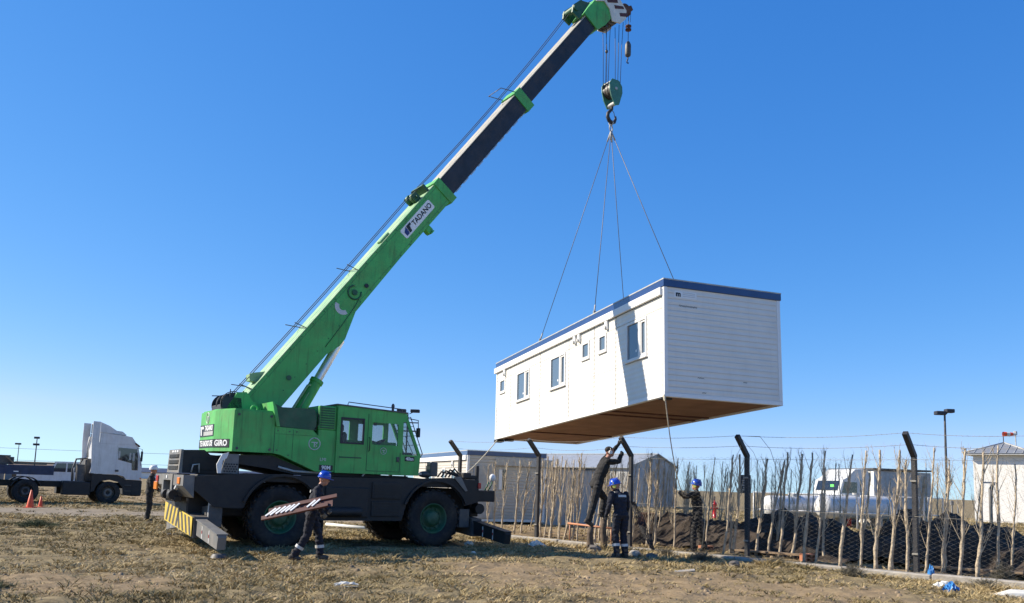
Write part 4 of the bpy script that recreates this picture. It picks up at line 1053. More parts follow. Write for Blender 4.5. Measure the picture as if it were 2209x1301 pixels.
seams = [0.09, 2.45, 3.74, 5.44, 7.67, 10.39, 11.81]
build_module(module, ML, MW, MH, seams, [(.84, 1.83), (5.70, 6.78), (8.60, 9.72)], [(3.01, 3.43), (4.06, 4.51), (10.97, 11.48)], m_clad, [2.93, 4.67, 4.97, 10.95])
xs = [.12, 3.05, 5.95, 8.9, ML - .12]
for i in range(4):
    part('floor_board', m_ply, module, lambda mb: mb.box(xs[i] + .008, xs[i + 1] - .008, -1.585, -.11, .035, .06))
    part('floor_board', m_ply, module, lambda mb: mb.box(xs[i] + .008, xs[i + 1] - .008, -MW + .11, -1.60, .035, .06))
for x in (3.05, 3.75, 8.9):
    part('floor_beam', m_rust, module, lambda mb: (mb.box(x - .05, x + .05, -MW + .102, -.102, .004, .034), mb.box(x - .012, x + .012, -MW + .102, -.102, .034, .12)))
part('lifting_lug', m_dkgrey, module, lambda mb: [mb.box(x - .05, x + .05, y - .03, y + .03, 2.70, 2.84, .01) for x in (3.85, 7.85) for y in (-.05, -MW + .05)])
part('corner_bracket', m_black, module, lambda mb: (mb.box(ML - .35, ML + .02, -.22, .04, -.10, -.002, .01), mb.box(ML - .6, ML - .4, -.5, -.2, -.08, -.002, .01), mb.box(.1, .25, -.25, .03, -.05, -.002, .01)))
part('module_sticker', m_signw, module, lambda mb: mb.box(-.004, -.0005, -.86, -.27, 2.34, 2.50))
text_part('module_lettering', 'm', .17, frameM((-.0065, -.37, 2.425), (0, -1, 0), (0, 0, 1)), m_signk, module, .008)
part('module_lettering_lines', m_signg, module, lambda mb: [mb.box(-.0075, -.0045, -.82, -.49 , 2.46 - k * .04, 2.475 - k * .04) for k in range(3)])
def scribble(mb, y0, y1, z, h, n):
    pts = [(-.003, y0 + (y1 - y0) * k / n, z + h * (.5 if k % 2 else -.5) * (0.4 + 0.6 * random.random())) for k in range(n + 1)]
    mb.tube(pts, .006, 4)
part('handwriting', m_dkgrey, module, lambda mb: scribble(mb, -.39, -.86, 2.15, .05, 22))
part('scuff_mark', m_dkgrey, module, lambda mb: (scribble(mb, -.86, -1.03, .49, .03, 6), scribble(mb, -2.10, -2.2, .48, .03, 5), scribble(mb, -.98, -1.08, .15, .03, 5)))
ring_w = Vector((hx.x, hx.y, 12.76))
sl = thing('wire_sling', 'four legged steel wire sling between the crane hook and the cabin roof', 'sling', (hx.x, hx.y, 12.83))
part('master_ring', m_ltgrey, sl, lambda mb: (mb.torus((0, 0, .13), .10, .022, (.8, -.5, 0), 20, 8), mb.torus((0, 0, .30), .07, .02, (.5, .8, 0), 16, 6)))
for x in (3.85, 7.85):
    for y in (-.05, -MW + .05):
        e = MMW @ Vector((x, y, 2.82)) - Vector((hx.x, hx.y, 12.83)); s0 = Vector((0, 0, .04)); d = (e - s0).normalized()
        lg = part('sling_leg', m_sling, sl, lambda mb: mb.tube([s0, s0.lerp(e, .5) + Vector((0, 0, -.02)), e], .011, 6))
        part('shackle', m_ltgrey, lg, lambda mb: (mb.tube([s0 + d * .02, s0 + d * .35], .028, 6), mb.tube([e - d * .02, e - d * .25], .026, 6), mb.box(e.x - .04, e.x + .04, e.y - .04, e.y + .04, e.z - .04, e.z + .06, .01)))
# tag lines
def sagline(a, b, sag, n=14):
    return [a.lerp(b, k / n) + Vector((0, 0, -sag * 4 * (k / n) * (1 - k / n))) for k in range(n + 1)]
ca = MMW @ Vector((.03, .03, .02)); hand_e = Vector((4.62, 22.85, 1.50))
tl = MB(); tl.tube([ca, ca + Vector((.06, -.02, -.16))] + sagline(ca + Vector((.06, -.02, -.16)), hand_e, .35) + [hand_e + Vector((.35, -.05, .10)), hand_e + Vector((.6, -.08, -.3)), hand_e + Vector((.5, -.1, -1.3))], .013, 6)
tl.torus(tuple(ca + Vector((.03, 0, -.05))), .07, .02, (1, 0, .3), 12, 6)
tag(tl.build('tag_line', m_fibre), 'pale tag rope tied to the near bottom corner of the hanging cabin', 'rope')
cb = MMW @ Vector((ML - .3, .03, -.05))
tl = MB(); tl.tube(sagline(cb, Vector((-2.6, 27.6, 1.0)), .25), .018, 6)
tag(tl.build('tag_line', m_fibre), 'pale tag rope hanging from the far left corner of the hanging cabin', 'rope')

# ------------------------------------------------------------------ chain link fence
fence = thing('chain_link_fence', 'chain link fence with dark cranked posts and barbed wire', 'fence')
PP = [(-4.2, 30.7), (-1.6, 28.2), (0.88, 25.65), (3.27, 23.10), (5.765, 20.86), (8.51, 18.08), (11.2, 15.5)]
ARM = Vector((-FN.x * .48, -FN.y * .48, .46))
def post(i, x, y):
    z0 = gh(x, y) - .1; h = [2.45, 2.5, 2.5, 2.5, 2.5, 2.5, 2.5][i]
    mb = MB(frameM((x, y, 0), FD, FN))
    mb.box(-.05, .05, -.05, .05, z0, h - .05, .008)
    f = lambda a, b, d: (d, a, b)
    mb.prism([(.05, h - .05), (-.05, h - .05), (-.05 - .46, h + .40), (-.46 + .03, h + .47), (.05, h + .0)], -.05, .05, f)
    o = mb.build('fence_post', m_post, fence)
    cp = MB(frameM((x, y, 0), FD, FN))
    for z in (.45, 1.95): cp.box(-.06, .06, -.085, -.051, z - .02, z + .02, .005)
    cp.build('clamp', m_wire, o)
for i, (x, y) in enumerate(PP): post(i, x, y)
def mesh_bay(i, t0, t1, zt=2.42, p=.092, rw=.0020):
    a = Vector((*PP[i], 0)); b = Vector((*PP[i + 1], 0)); d = (b - a).normalized(); L = (b - a).length
    off = -FN * .058
    nw = int((t1 - t0) * L / p); nk = int(zt / (p / 2))
    mb = MB()
    for w in range(nw):
        xc = t0 * L + (w + .5) * p
        pts = []
        for k in range(nk + 1):
            sg = 1 if (k + w) % 2 else -1
            bow = .015 * math.sin(xc * 1.1) * math.sin(k / nk * math.pi)
            q = a + d * (xc + sg * p * .49) + off + FN * (.003 * sg + bow)
            pts.append((q.x, q.y, .05 + k * p / 2))
        mb.tube(pts, rw, 3, cap=False)
    o = mb.build('chain_link_mesh', m_wire, fence, recalc=False)
    for z in (.08, 1.22, 2.40):
        tw = MB(); q0 = a + d * t0 * L + off * 1.1; q1 = a + d * t1 * L + off * 1.1
        tw.tube(sagline(Vector((q0.x, q0.y, z)), Vector((q1.x, q1.y, z)), .015), .0035, 4)
        tw.build('tension_wire', m_wire, o)
mesh_bay(3, .09, 1.0); mesh_bay(4, 0, 1.0); mesh_bay(5, 0, 1.0)
def barbed(i, fr, sag=.05):
    a = Vector((*PP[i], 2.5)) + ARM * fr; b = Vector((*PP[i + 1], 2.5)) + ARM * fr
    pts = sagline(a, b, sag, 20); mb = MB(); mb.tube(pts, .004, 4, cap=False)
    for k in range(36):
        q = a.lerp(b, (k + .5) / 36); t = (k + .5) / 36; q = q + Vector((0, 0, -sag * 4 * t * (1 - t)))
        r = Vector((random.uniform(-1, 1), random.uniform(-1, 1), random.uniform(-1, 1))).normalized() * .022
        mb.tube([q - r, q + r], .0022, 3, cap=False)
    mb.build('barbed_wire', m_wire, fence, recalc=False)
for i in range(1, 6):
    for fr in (.95, .45): barbed(i, fr, .04 + .03 * (i % 3))
def loose(mb):
    a = Vector((*PP[4], 2.5)) + ARM * .9
    mb.tube([a, a + Vector((.10, .1, -.25)), a + Vector((.02, .15, -.42)), a + Vector((.10, .2, -.6))], .006, 4)
    mb.tube([a + Vector((.1, 0, .02)), a + Vector((.5, -.1, .02)), a + Vector((.72, -.2, -.30)), a + Vector((.86, -.2, -.75)), a + Vector((1.05, -.2, -1.25))], .006, 4)
    mb.tube([a + Vector((.05, 0, 0)), a + Vector((.4, .1, -.35)), a + Vector((.55, .1, -.7)), a + Vector((1.0, .2, -1.5)), a + Vector((1.7, .1, -1.9))], .005, 4)
part('loose_wire', m_fibre, fence, loose)
def rolled(mb):
    a = Vector((3.30, 22.85, 1.25)); b = Vector((3.72, 22.0, .05))
    for k in range(26):
        ph = k * 2.4; r = .10 * math.sqrt((k + 1) / 26)
        pts = []
        for j in range(11):
            t = j / 10; q = a.lerp(b, t); rr = r * (.45 + .75 * math.sin(math.pi * min(1, t * .9 + .1)))
            pts.append(q + Vector((math.cos(ph + t * 5) * rr, math.sin(ph + t * 5) * rr * .7, math.sin(ph * 1.7 + j) * .012)))
        mb.tube(pts, .006, 3)
rm = MB(); rolled(rm)
tag(rm.build('rolled_mesh', m_post, None, recalc=False), 'dark roll of cut chain link mesh leaning at the foot of a fence post', 'mesh roll')

# ------------------------------------------------------------------ saplings
def sapling(x, y, h, lean, seed, label, group, thick=1.0, name='bare_sapling'):
    rd = random.Random(seed)
    z0 = gh(x, y) - .05
    root = thing(name, label, 'tree', (x, y, z0), 0, group)
    r0 = (.019 + .010 * rd.random()) * thick
    n = 16; pts = []; rr = []
    ly = rd.uniform(-.15, .15)
    wob = [0, 0]
    for k in range(n + 1):
        t = k / n
        wob[0] += rd.uniform(-.017, .017); wob[1] += rd.uniform(-.017, .017)
        pts.append(Vector((lean * t + wob[0], ly * t + wob[1], h * t))); rr.append(r0 * (1.25 - .60 * t if k else 1.5) * (rd.uniform(1.25, 1.45) if rd.random() < .16 else rd.uniform(.88, 1.08)))
    tr = MB(); tr.tube(pts, rr, 6); tr.build('trunk', m_bark, root)
    cr = MB()
    def at(t):
        f = t * n; i = min(int(f), n - 1); return pts[i].lerp(pts[i + 1], f - i)
    def limb(p, d, L, r, lvl):
        L = min(L, max(.12, h * 1.02 - p.z))
        q = [p]; dd = d.copy(); m = 4 if lvl == 0 else 3
        for k in range(m):
            dd = (dd + Vector((rd.uniform(-.16, .16), rd.uniform(-.16, .16), .16))).normalized(); q.append(q[-1] + dd * (L / m))
        cr.tube(q, [r * (1 - .75 * k / m) for k in range(m + 1)], 4 if lvl == 0 else 3, cap=False)
        if lvl < 2:
            for _ in range(rd.randint(2, 4) if lvl == 0 else rd.randint(0, 2)):
                k = rd.randint(1, m); s = q[k]
                a = rd.uniform(0, 6.28); e = (dd + Vector((math.cos(a), math.sin(a), rd.uniform(.0, .6))) * .65).normalized()
                limb(s, e, L * rd.uniform(.3, .6), r * .5, lvl + 1)
    nb = rd.randint(10, 19)
    for k in range(nb):
        t = rd.uniform(.12, .97) ** .8; a = rd.uniform(0, 6.28); sp = rd.uniform(.22, .6)
        d = Vector((math.cos(a) * sp, math.sin(a) * sp, 1)).normalized()
        limb(at(t), d, rd.uniform(.30, .95) * (1.15 - .50 * t), r0 * rd.uniform(.18, .40), 0)
    cr.build('branches', m_twig, root, recalc=False)
    return root
ROW = [(-0.65, 29.29, 2.28, -0.03), (-0.43, 29.31, 2.37, 0.06), (-0.18, 28.94, 2.37, 0.13), (0.23, 28.57, 2.45, 0.1), (0.45, 28.46, 2.42, 0.18), (1.08, 27.6, 2.44, -0.09), (1.3, 25.93, 2.48, 0.15), (1.54, 25.79, 2.44, 0.12), (1.86, 25.38, 2.48, 0.07), (2.08, 25.65, 2.42, 0.01), (2.49, 24.76, 2.28, 0.2), (3.97, 24.69, 2.53, 0.1), (4.18, 24.59, 2.56, 0.14), (4.65, 24.27, 2.58, 0.12), (5.47, 22.07, 2.58, 0.23), (5.9, 22.69, 2.64, 0.17), (6.38, 22.34, 2.54, 0.32), (6.63, 22.14, 2.49, 0.43), (6.91, 22.06, 2.7, 0.24), (7.12, 21.78, 2.66, 0.27), (6.93, 20.32, 2.63, 0.2), (7.14, 20.14, 2.66, 0.24), (7.52, 19.63, 2.6, 0.32), (7.84, 19.31, 2.66, 0.12), (8.14, 19.16, 2.69, 0.2), (8.33, 18.96, 2.69, 0.24), (8.64, 18.78, 2.5, 0.1), (9.1, 18.93, 2.76, 0.3), (9.55, 19.08, 2.28, 0.13), (9.58, 18.42, 2.75, 0.23), (9.72, 18.02, 2.66, 0.21), (10.48, 18.58, 2.85, 0.18)]
ROW.sort(key=lambda q: q[0] / q[1])
ORD = ['first', 'second', 'third', 'fourth', 'fifth', 'sixth', 'seventh', 'eighth', 'ninth', 'tenth', 'eleventh', 'twelfth', 'thirteenth', 'fourteenth', 'fifteenth', 'sixteenth', 'seventeenth', 'eighteenth']
px = [p[0] / p[1] for p in PP]
cnt = {}
for i, (x, y, h, ln) in enumerate(ROW):
    r = x / y
    if r < px[3]: key, where = 'a', 'between the crane and the gripped fence post'
    elif r < px[4]: key, where = 'b', 'between the gripped post and the loose wire post'
    elif r < px[5]: key, where = 'c', 'between the loose wire post and rightmost post'
    else: key, where = 'd', 'right of the rightmost cranked post'
    cnt[key] = cnt.get(key, 0) + 1
    sapling(x, y, h, ln, 100 + i, '%s bare sapling from the left %s' % (ORD[cnt[key] - 1], where), 'front row of bare saplings behind the fence', 1.25 if r > px[3] else 1.1)
rd = random.Random(5)
k = 0
row2 = []
for i in range(24):
    a = -1.6 + i * .30 + rd.uniform(-.12, .12) + (max(0, i - 13) * .78); b = rd.uniform(.8, 2.1); p = FP + FD * a + FN * b
    if abs(p.x / p.y - 5.03 / 22.95) < .012 and b < 1.2: continue
    row2.append((p.x / p.y, p.x, p.y, rd.uniform(2.15, 2.7), rd.uniform(.0, .3), 500 + i))
row2.sort()
ORD += ['nineteenth', 'twentieth', 'twenty-first', 'twenty-second', 'twenty-third', 'twenty-fourth', 'twenty-fifth', 'twenty-sixth']
for i, (q, x, y, h, ln, sd) in enumerate(row2):
    sapling(x, y, h, ln, sd, '%s pale sapling from the left in the second row behind the fence' % ORD[i], 'second row of pale saplings', 1.05)
for a0, a1, b0, b1, n in ((-3.2, 3.4, 2.0, 7.5, 64), (2.0, 13.5, 5.2, 8.5, 26)):
    for _ in range(n):
        a = rd.uniform(a0, a1); b = rd.uniform(b0, b1); p = FP + FD * a + FN * b
        sapling(p.x, p.y, rd.uniform(2.0, 2.7), rd.uniform(-.05, .3), 900 + k, 'thin bare sapling in the crowded thicket before the warehouse' if a0 < 0 else 'thin bare sapling beyond the dark soil ridge', 'thicket of thin saplings before the warehouse' if a0 < 0 else 'thin saplings beyond the soil ridge', .62); k += 1

# ------------------------------------------------------------------ heaps of dug soil
def heap(name, label, a0, a1, b0, b1, prof, m, cat='soil heap', seed=0, st=.07):
    na = int((a1 - a0) / st); nb = int((b1 - b0) / st)
    A = np.linspace(a0, a1, na); B = np.linspace(b0, b1, nb); AA, BB = np.meshgrid(A, B, indexing='ij')
    pk = np.interp(AA, [p[0] for p in prof], [p[1] for p in prof])
    u = (BB - (b0 + b1) / 2) / ((b1 - b0) / 2) + .12 * vnoise(AA + seed, BB, .9, 3)
    Hh = pk * np.clip(1 - np.abs(u) ** 1.5, 0, 1) ** .85
    X = FP.x + FD.x * AA + FN.x * BB; Y = FP.y + FD.y * AA + FN.y * BB
    amp = np.clip(Hh * 3, 0, 1)
    Hh = Hh * 1.15 + amp * (.16 * vnoise(AA + seed, BB, .55, 4) + .12 * vnoise(AA, BB + seed, .24, 5) + .06 * vnoise(AA, BB, .11, 6))
    Z = Hh - .06
    vs = np.stack([X.ravel(), Y.ravel(), Z.ravel()], 1).tolist()
    fs = [(i * nb + j, (i + 1) * nb + j, (i + 1) * nb + j + 1, i * nb + j + 1) for i in range(na - 1) for j in range(nb - 1)]
    mb = MB(); mb.add(vs, fs, False); o = mb.build(name, m, None, recalc=False)
    return tag(o, label, cat)
heap('soil_heap', 'long ridge of dark dug soil behind the saplings', 1.0, 14.5, 1.75, 5.0, [(1.0, 0), (1.5, .5), (1.9, .68), (3.3, .74), (4.6, .70), (5.2, .8), (6.0, 1.15), (6.6, .9), (7.4, .85), (8.1, .58), (8.8, .8), (9.5, 1.2), (9.9, .95), (10.4, 1.18), (11.2, .85), (12.0, .75), (13.4, .55), (14.5, 0)], m_soil, seed=3)
heap('soil_heap', 'small tan earth heap behind the dark soil ridge', 3.6, 6.2, 6.2, 8.0, [(3.6, 0), (4.6, .75), (5.2, .6), (6.2, 0)], m_tan, seed=9)
# trench spoil and rubble inside the fence
def rock(name, label, x, y, s, m, cat='rock', sq=.6, seed=0, z=0):
    rd = random.Random(seed); mb = MB()
    bm = bmesh.new(); bmesh.ops.create_icosphere(bm, subdivisions=2, radius=1)
    for v in bm.verts:
        k = 1 + rd.uniform(-.22, .22); v.co = Vector((v.co.x * s * k, v.co.y * s * .8 * k, v.co.z * s * sq * k))
    me = bpy.data.meshes.new(name); bm.to_mesh(me); bm.free(); me.materials.append(m)
    o = bpy.data.objects.new(name, me); COL.objects.link(o); o.location = (x, y, gh(x, y) + s * sq * .5 + z); o.rotation_euler = (0, 0, rd.uniform(0, 3))
    return tag(o, label, cat)
rock('rock', 'dark clod lying in the grass left of the worker in navy', 2.16, 21.5, .17, m_rock, seed=1)
rock('rock', 'grey stone at the kerb right of the worker in navy', 3.05, 20.75, .19, m_concrete, seed=2)
rock('rock', 'dark stone beside the grey stone at the kerb', 3.42, 20.45, .16, m_rock, seed=3)
rock('rock', 'small white stone in front of the front crane wheel', -.75, 20.0, .07, m_plasticw, seed=4)
rock('rock', 'dark clod in front of the grey bush by the kerb', 4.95, 18.9, .14, m_rock, seed=5)

# ------------------------------------------------------------------ people
def V3(*a): return Vector(a)
def person(label, loc, rz, J, cloth, helmet=None, muff=None, head_yaw=0, head_pitch=0, gloves=True, bands=True, scale=1.0, back_patch=True, hair=False):
    root = thing('person', label, 'person', loc, rz)
    root.scale = (scale,) * 3
    J = {k: Vector(v) for k, v in J.items()}
    prim = MB(); segs = []                       # segs: (a, b, radius, material index)
    def limb(a, b, r0, r1, mi, sub=4, bulge=0):
        n = sub
        pts = [a.lerp(b, k / n) for k in range(n + 1)]
        rr = [(r0 + (r1 - r0) * k / n) * (1 + bulge * math.sin(math.pi * k / n)) for k in range(n + 1)]
        prim.tube(pts, rr, 10); prim.ball(a, r0, 10, 6); prim.ball(b, r1, 10, 6)
        segs.append((a, b, (r0 + r1) / 2, mi))
    lat_s = (J['shL'] - J['shR']).normalized(); lat_h = (J['hiL'] - J['hiR']).normalized()
    pel = (J['hiL'] + J['hiR']) / 2; sh = (J['shL'] + J['shR']) / 2
    spine = (sh - pel)
    rings = [(-.16, .085, .125), (-.06, .125, .165), (.08, .13, .175), (.35, .122, .160), (.62, .135, .180), (.85, .125, .195), (1.0, .085, .155), (1.10, .06, .075)]
    vs = []; n = 16
    for t, dp, wd in rings:
        c = pel + spine * t; tt = min(1, max(0, t)); la = (lat_h * (1 - tt) + lat_s * tt).normalized(); fo = la.cross(spine).normalized()
        for k in range(n):
            a = 2 * math.pi * k / n; vs.append(c + fo * (math.cos(a) * dp) + la * (math.sin(a) * wd))
    m = len(rings)
    prim.add(vs, [(i * n + k, i * n + (k + 1) % n, (i + 1) * n + (k + 1) % n, (i + 1) * n + k) for i in range(m - 1) for k in range(n)] + [tuple(range(n)), tuple(range((m - 1) * n, m * n))])
    for t in (0, .25, .5, .75, 1): segs.append((pel + spine * t - lat_s * .08, pel + spine * t + lat_s * .08, .12, 0))
    for s in 'LR':
        limb(J['sh' + s], J['el' + s], .074, .058, 0, bulge=.05); limb(J['el' + s], J['wr' + s], .058, .044, 0, bulge=.06)
        hip = J['hi' + s]
        limb(hip, J['kn' + s], .108, .078, 0, bulge=.03); limb(J['kn' + s], J['an' + s], .078, .066, 0, bulge=.10)
        prim.cyl(J['an' + s].lerp(J['kn' + s], .16), J['an' + s].lerp(J['kn' + s], .02), .074, .082, 10)
        # hand
        d = (J['wr' + s] - J['el' + s]).normalized(); x, y = perp(d)
        side = lat_s if s == 'R' else -lat_s
        side = (side - d * side.dot(d)); side = side.normalized() if side.length > .1 else x
        pn = d.cross(side).normalized()
        w = J['wr' + s]; hm = 2 if gloves else 1
        for k in (-1, 0, 1): limb(w, w + d * .085 + pn * (.026 * k), .026, .019, hm, 2)
        curl = J.get('curl' + s, side)
        curl = Vector(curl).normalized()
        for k, (L, o) in enumerate(((.070, -.034), (.078, -.011), (.074, .012), (.058, .033))):
            b = w + d * .085 + pn * o; m1 = b + (d * .8 + curl * .5).normalized() * L * .5; m2 = m1 + (d * .2 + curl).normalized() * L * .4; e = m2 + (curl - d * .5).normalized() * L * .3
            limb(b, m1, .0125, .0115, hm, 1); limb(m1, m2, .0115, .011, hm, 1); limb(m2, e, .011, .0095, hm, 1)
        b = w + d * .03 - pn * .035; m1 = b + (d * .6 - pn * .6 + curl * .3).normalized() * .045; e = m1 + (d * .6 + curl * .6).normalized() * .035
        limb(b, m1, .014, .0125, hm, 1); limb(m1, e, .0125, .010, hm, 1)
    # head
    hd = J['head']; HM = Matrix.Translation(hd) @ Matrix.Rotation(head_yaw, 4, 'Z') @ Matrix.Rotation(head_pitch, 4, 'Y')
    T = lambda *p: HM @ Vector(p)
    limb(sh + spine.normalized() * .02, T(-.012, 0, -.07), .062, .056, 1, 2)
    def hb(c, r, mi):
        mm = MB(HM); mm.ball(c, r, 14, 10); prim.add(mm.v, mm.f); segs.append((T(*c), T(*c) + Vector((0, 0, .001)), min(r), mi))
    hb((0, 0, .02), (.098, .078, .108), 1); hb((.03, 0, -.055), (.066, .058, .062), 1); hb((.098, 0, -.012), (.018, .013, .022), 1); hb((.088, 0, .03), (.016, .045, .012), 1)
    hb((.088, 0, -.055), (.012, .024, .008), 1)
    for sy in (-1, 1): hb((-.005, .080 * sy, -.005), (.020, .010, .032), 1)
    if hair: hb((-.018, 0, .062), (.095, .078, .075), 3)
    o = prim.build('body', [cloth, m_skin, m_glove, m_hair], root)
    md = o.modifiers.new('r', 'REMESH'); md.mode = 'VOXEL'; md.voxel_size = .0085; md.use_smooth_shade = True
    sm = o.modifiers.new('s', 'SMOOTH'); sm.factor = .5; sm.iterations = 3
    bpy.context.view_layer.update()
    me = bpy.data.meshes.new_from_object(o.evaluated_get(bpy.context.evaluated_depsgraph_get()))
    o.modifiers.clear(); o.data = me
    nv = len(me.vertices); co = np.zeros(nv * 3); me.vertices.foreach_get('co', co); co = co.reshape(-1, 3)
    best = np.full(nv, 9.); mi = np.zeros(nv, int)
    for a, b, r, k in segs:
        a = np.array(a); ab = np.array(b) - a; t = np.clip(((co - a) @ ab) / max(ab @ ab, 1e-9), 0, 1)
        dd = np.linalg.norm(co - a - t[:, None] * ab, axis=1) - r
        u = dd < best; best[u] = dd[u]; mi[u] = k
    no = np.zeros(nv * 3); me.vertices.foreach_get('normal', no); no = no.reshape(-1, 3)
    fold = (.010 * vnoise(co[:, 0] * 1.3 + co[:, 1], co[:, 2] * 2.1, .09, 2) + .006 * vnoise(co[:, 0] + co[:, 2], co[:, 1] - co[:, 2], .045, 4)) * (mi == 0)
    co = co + no * fold[:, None]
    me.vertices.foreach_set('co', co.ravel())
    npoly = len(me.polygons); ls = np.zeros(npoly, np.int32); me.polygons.foreach_get('loop_start', ls)
    lv = np.zeros(len(me.loops), np.int32); me.loops.foreach_get('vertex_index', lv)
    while len(me.materials) < 4: me.materials.append(m_skin)
    for k, mm in enumerate([cloth, m_skin, m_glove, m_hair]): me.materials[k] = mm
    me.polygons.foreach_set('material_index', mi[lv[ls]].astype(np.int32)); me.polygons.foreach_set('use_smooth', np.ones(npoly, bool)); me.update()
    for sy in (-1, 1):
        part('eye', m_hair, root, lambda mb: mb.ball((.091, .032 * sy, .012), (.008, .013, .006), 8, 6), HM)
    if helmet:
        def hel(mb):
            mb.lathe([(.128, 0), (.129, .03), (.122, .07), (.102, .105), (.065, .13), (.0, .14)], 24, (-.006, 0, .035)); mb.lathe([(.1285, .0), (.145, -.006), (.146, .0), (.129, .008)], 24, (-.006, 0, .035))
            mb.prism([(.09, -.11), (.15, -.085), (.19, 0), (.15, .085), (.09, .11)], .030, .040, lambda a, b, d: (a, b, d)); mb.box(-.10, .10, -.012, .012, .16, .182, .006)
        part('helmet', helmet, root, hel, HM)
    if muff:
        for sy in (-1, 1):
            part('ear_muff', muff, root, lambda mb: (mb.cyl((-.005, .082 * sy, -.005), (-.005, .128 * sy, -.005), .046, .040, 16), mb.tube([(-.005, .12 * sy, .03), (-.005, .135 * sy, .09)], .008, 5)), HM)
    for s in 'LR':
        k, a = J['kn' + s], J['an' + s]; fd = J.get('ft' + s, Vector((1, 0, 0))); fd = Vector(fd).normalized(); up = Vector((0, 0, 1)); la = up.cross(fd).normalized(); upv = fd.cross(la)
        M = frameM(a, fd, la)
        def boot(mb):
            mb.cyl((-.01, 0, -.02), (-.015, 0, .10), .056, .062, 12); mb.ball((.055, 0, -.045), (.125, .05, .045), 14, 8); mb.ball((-.03, 0, -.04), (.07, .046, .055), 12, 8); mb.box(-.09, .175, -.045, .045, -.095, -.07, .012)
        part('boot', m_boot, root, boot, M)
        if bands:
            c = a.lerp(k, .42); d = (k - a).normalized(); part('reflective_band', m_reflect, root, lambda mb: mb.tube([c - d * .03, c + d * .03], .090, 14, cap=False))
    if back_patch:
        c = pel + spine * .86; fo = lat_s.cross(spine).normalized()
        part('back_patch', m_reflect, root, lambda mb: mb.add([c - fo * (.148 if abs(k) < 2 else .128) + lat_s * (.055 * k) + spine.normalized() * z for z in (-.022, .03) for k in (-2, -1, 0, 1, 2)], [(i, i + 1, i + 6, i + 5) for i in range(4)]))
    return root

P_walk = dict(hiL=(0, .10, .93), hiR=(0, -.10, .93), knL=(.16, .10, .52), knR=(-.06, -.11, .50), anL=(.20, .10, .13), anR=(-.28, -.11, .13),
              shL=(.10, .19, 1.42), shR=(.10, -.19, 1.42), elL=(.12, .27, 1.17), elR=(.10, -.27, 1.15), wrL=(.28, .18, 1.02), wrR=(.22, -.27, .98), head=(.20, 0, 1.62), ftR=(1, -.1, -.25))
person('worker in dark overalls and blue helmet carrying a red steel rack', (-3.90, 17.35, gh(-3.9, 17.35)), R(8), P_walk, m_navy, m_hblue, None, head_pitch=R(12))
P_stand = dict(hiL=(0, .10, .93), hiR=(0, -.10, .93), knL=(.04, .12, .51), knR=(.02, -.12, .51), anL=(-.03, .13, .10), anR=(.0, -.13, .10),
               shL=(.03, .20, 1.43), shR=(.03, -.20, 1.43), elL=(.05, .27, 1.15), elR=(.05, -.27, 1.15), wrL=(.25, .18, 1.02), wrR=(.25, -.18, 1.02), head=(.07, 0, 1.63))
person('worker in dark clothes and white helmet standing behind the rear of the crane', (-11.50, 27.82, gh(-11.5, 27.8)), R(20), P_stand, m_charcoal, m_hwhite, None, bands=False, back_patch=False)
P_navy = dict(hiL=(0, .10, .93), hiR=(-.02, -.10, .93), knL=(.06, .10, .52), knR=(.0, -.09, .51), anL=(-.03, .11, .10), anR=(-.06, -.10, .10),
              shL=(.09, .20, 1.41), shR=(.07, -.20, 1.41), elL=(.08, .27, 1.13), elR=(.10, -.29, 1.14), wrL=(.22, .24, .93), wrR=(.22, -.36, .98), head=(.17, .03, 1.59))
person('worker in navy overalls, blue helmet and yellow ear muffs seen from behind', (2.56, 19.62, gh(2.56, 19.62)), R(122), P_navy, m_navy, m_hblue, m_muff, head_yaw=R(35), head_pitch=R(14))
P_rope = dict(hiL=(0, .10, .95), hiR=(0, -.10, .95), knL=(.12, .12, .54), knR=(-.06, -.12, .52), anL=(.12, .12, .10), anR=(-.20, -.12, .11),
              shL=(.03, .20, 1.45), shR=(.03, -.20, 1.45), elL=(.28, .24, 1.40), elR=(.28, -.25, 1.36), wrL=(.42, .06, 1.46), wrR=(.40, -.06, 1.42), head=(.04, 0, 1.65))
person('worker in black overalls and blue helmet holding the tag rope inside the fence', (5.03, 22.95, gh(5.03, 22.95)), R(176), P_rope, m_charcoal, m_hblue, m_muff, head_yaw=R(-30), head_pitch=R(-12), bands=False, back_patch=False, scale=1.05)
P_climb = dict(hiL=(.0, .10, 1.53), hiR=(.0, -.10, 1.53), knL=(.30, .14, 1.22), knR=(-.12, -.11, 1.08), anL=(.26, .14, .87), anR=(-.24, -.12, .72),
               shL=(.25, .17, 2.05), shR=(.20, -.18, 2.05), elL=(.44, .13, 2.26), elR=(.46, -.20, 2.06), wrL=(.60, .05, 2.47), wrR=(.64, -.04, 2.24), head=(.34, 0, 2.28), ftR=(.8, 0, -.45), ftL=(1, 0, -.2))
person('bareheaded worker in dark overalls climbing the fence and gripping a post', (2.28, 22.42, -.05), R(24), P_climb, m_charcoal, None, m_hwhite, head_yaw=R(-15), head_pitch=R(-8), bands=False, back_patch=False, hair=True, scale=1.13)

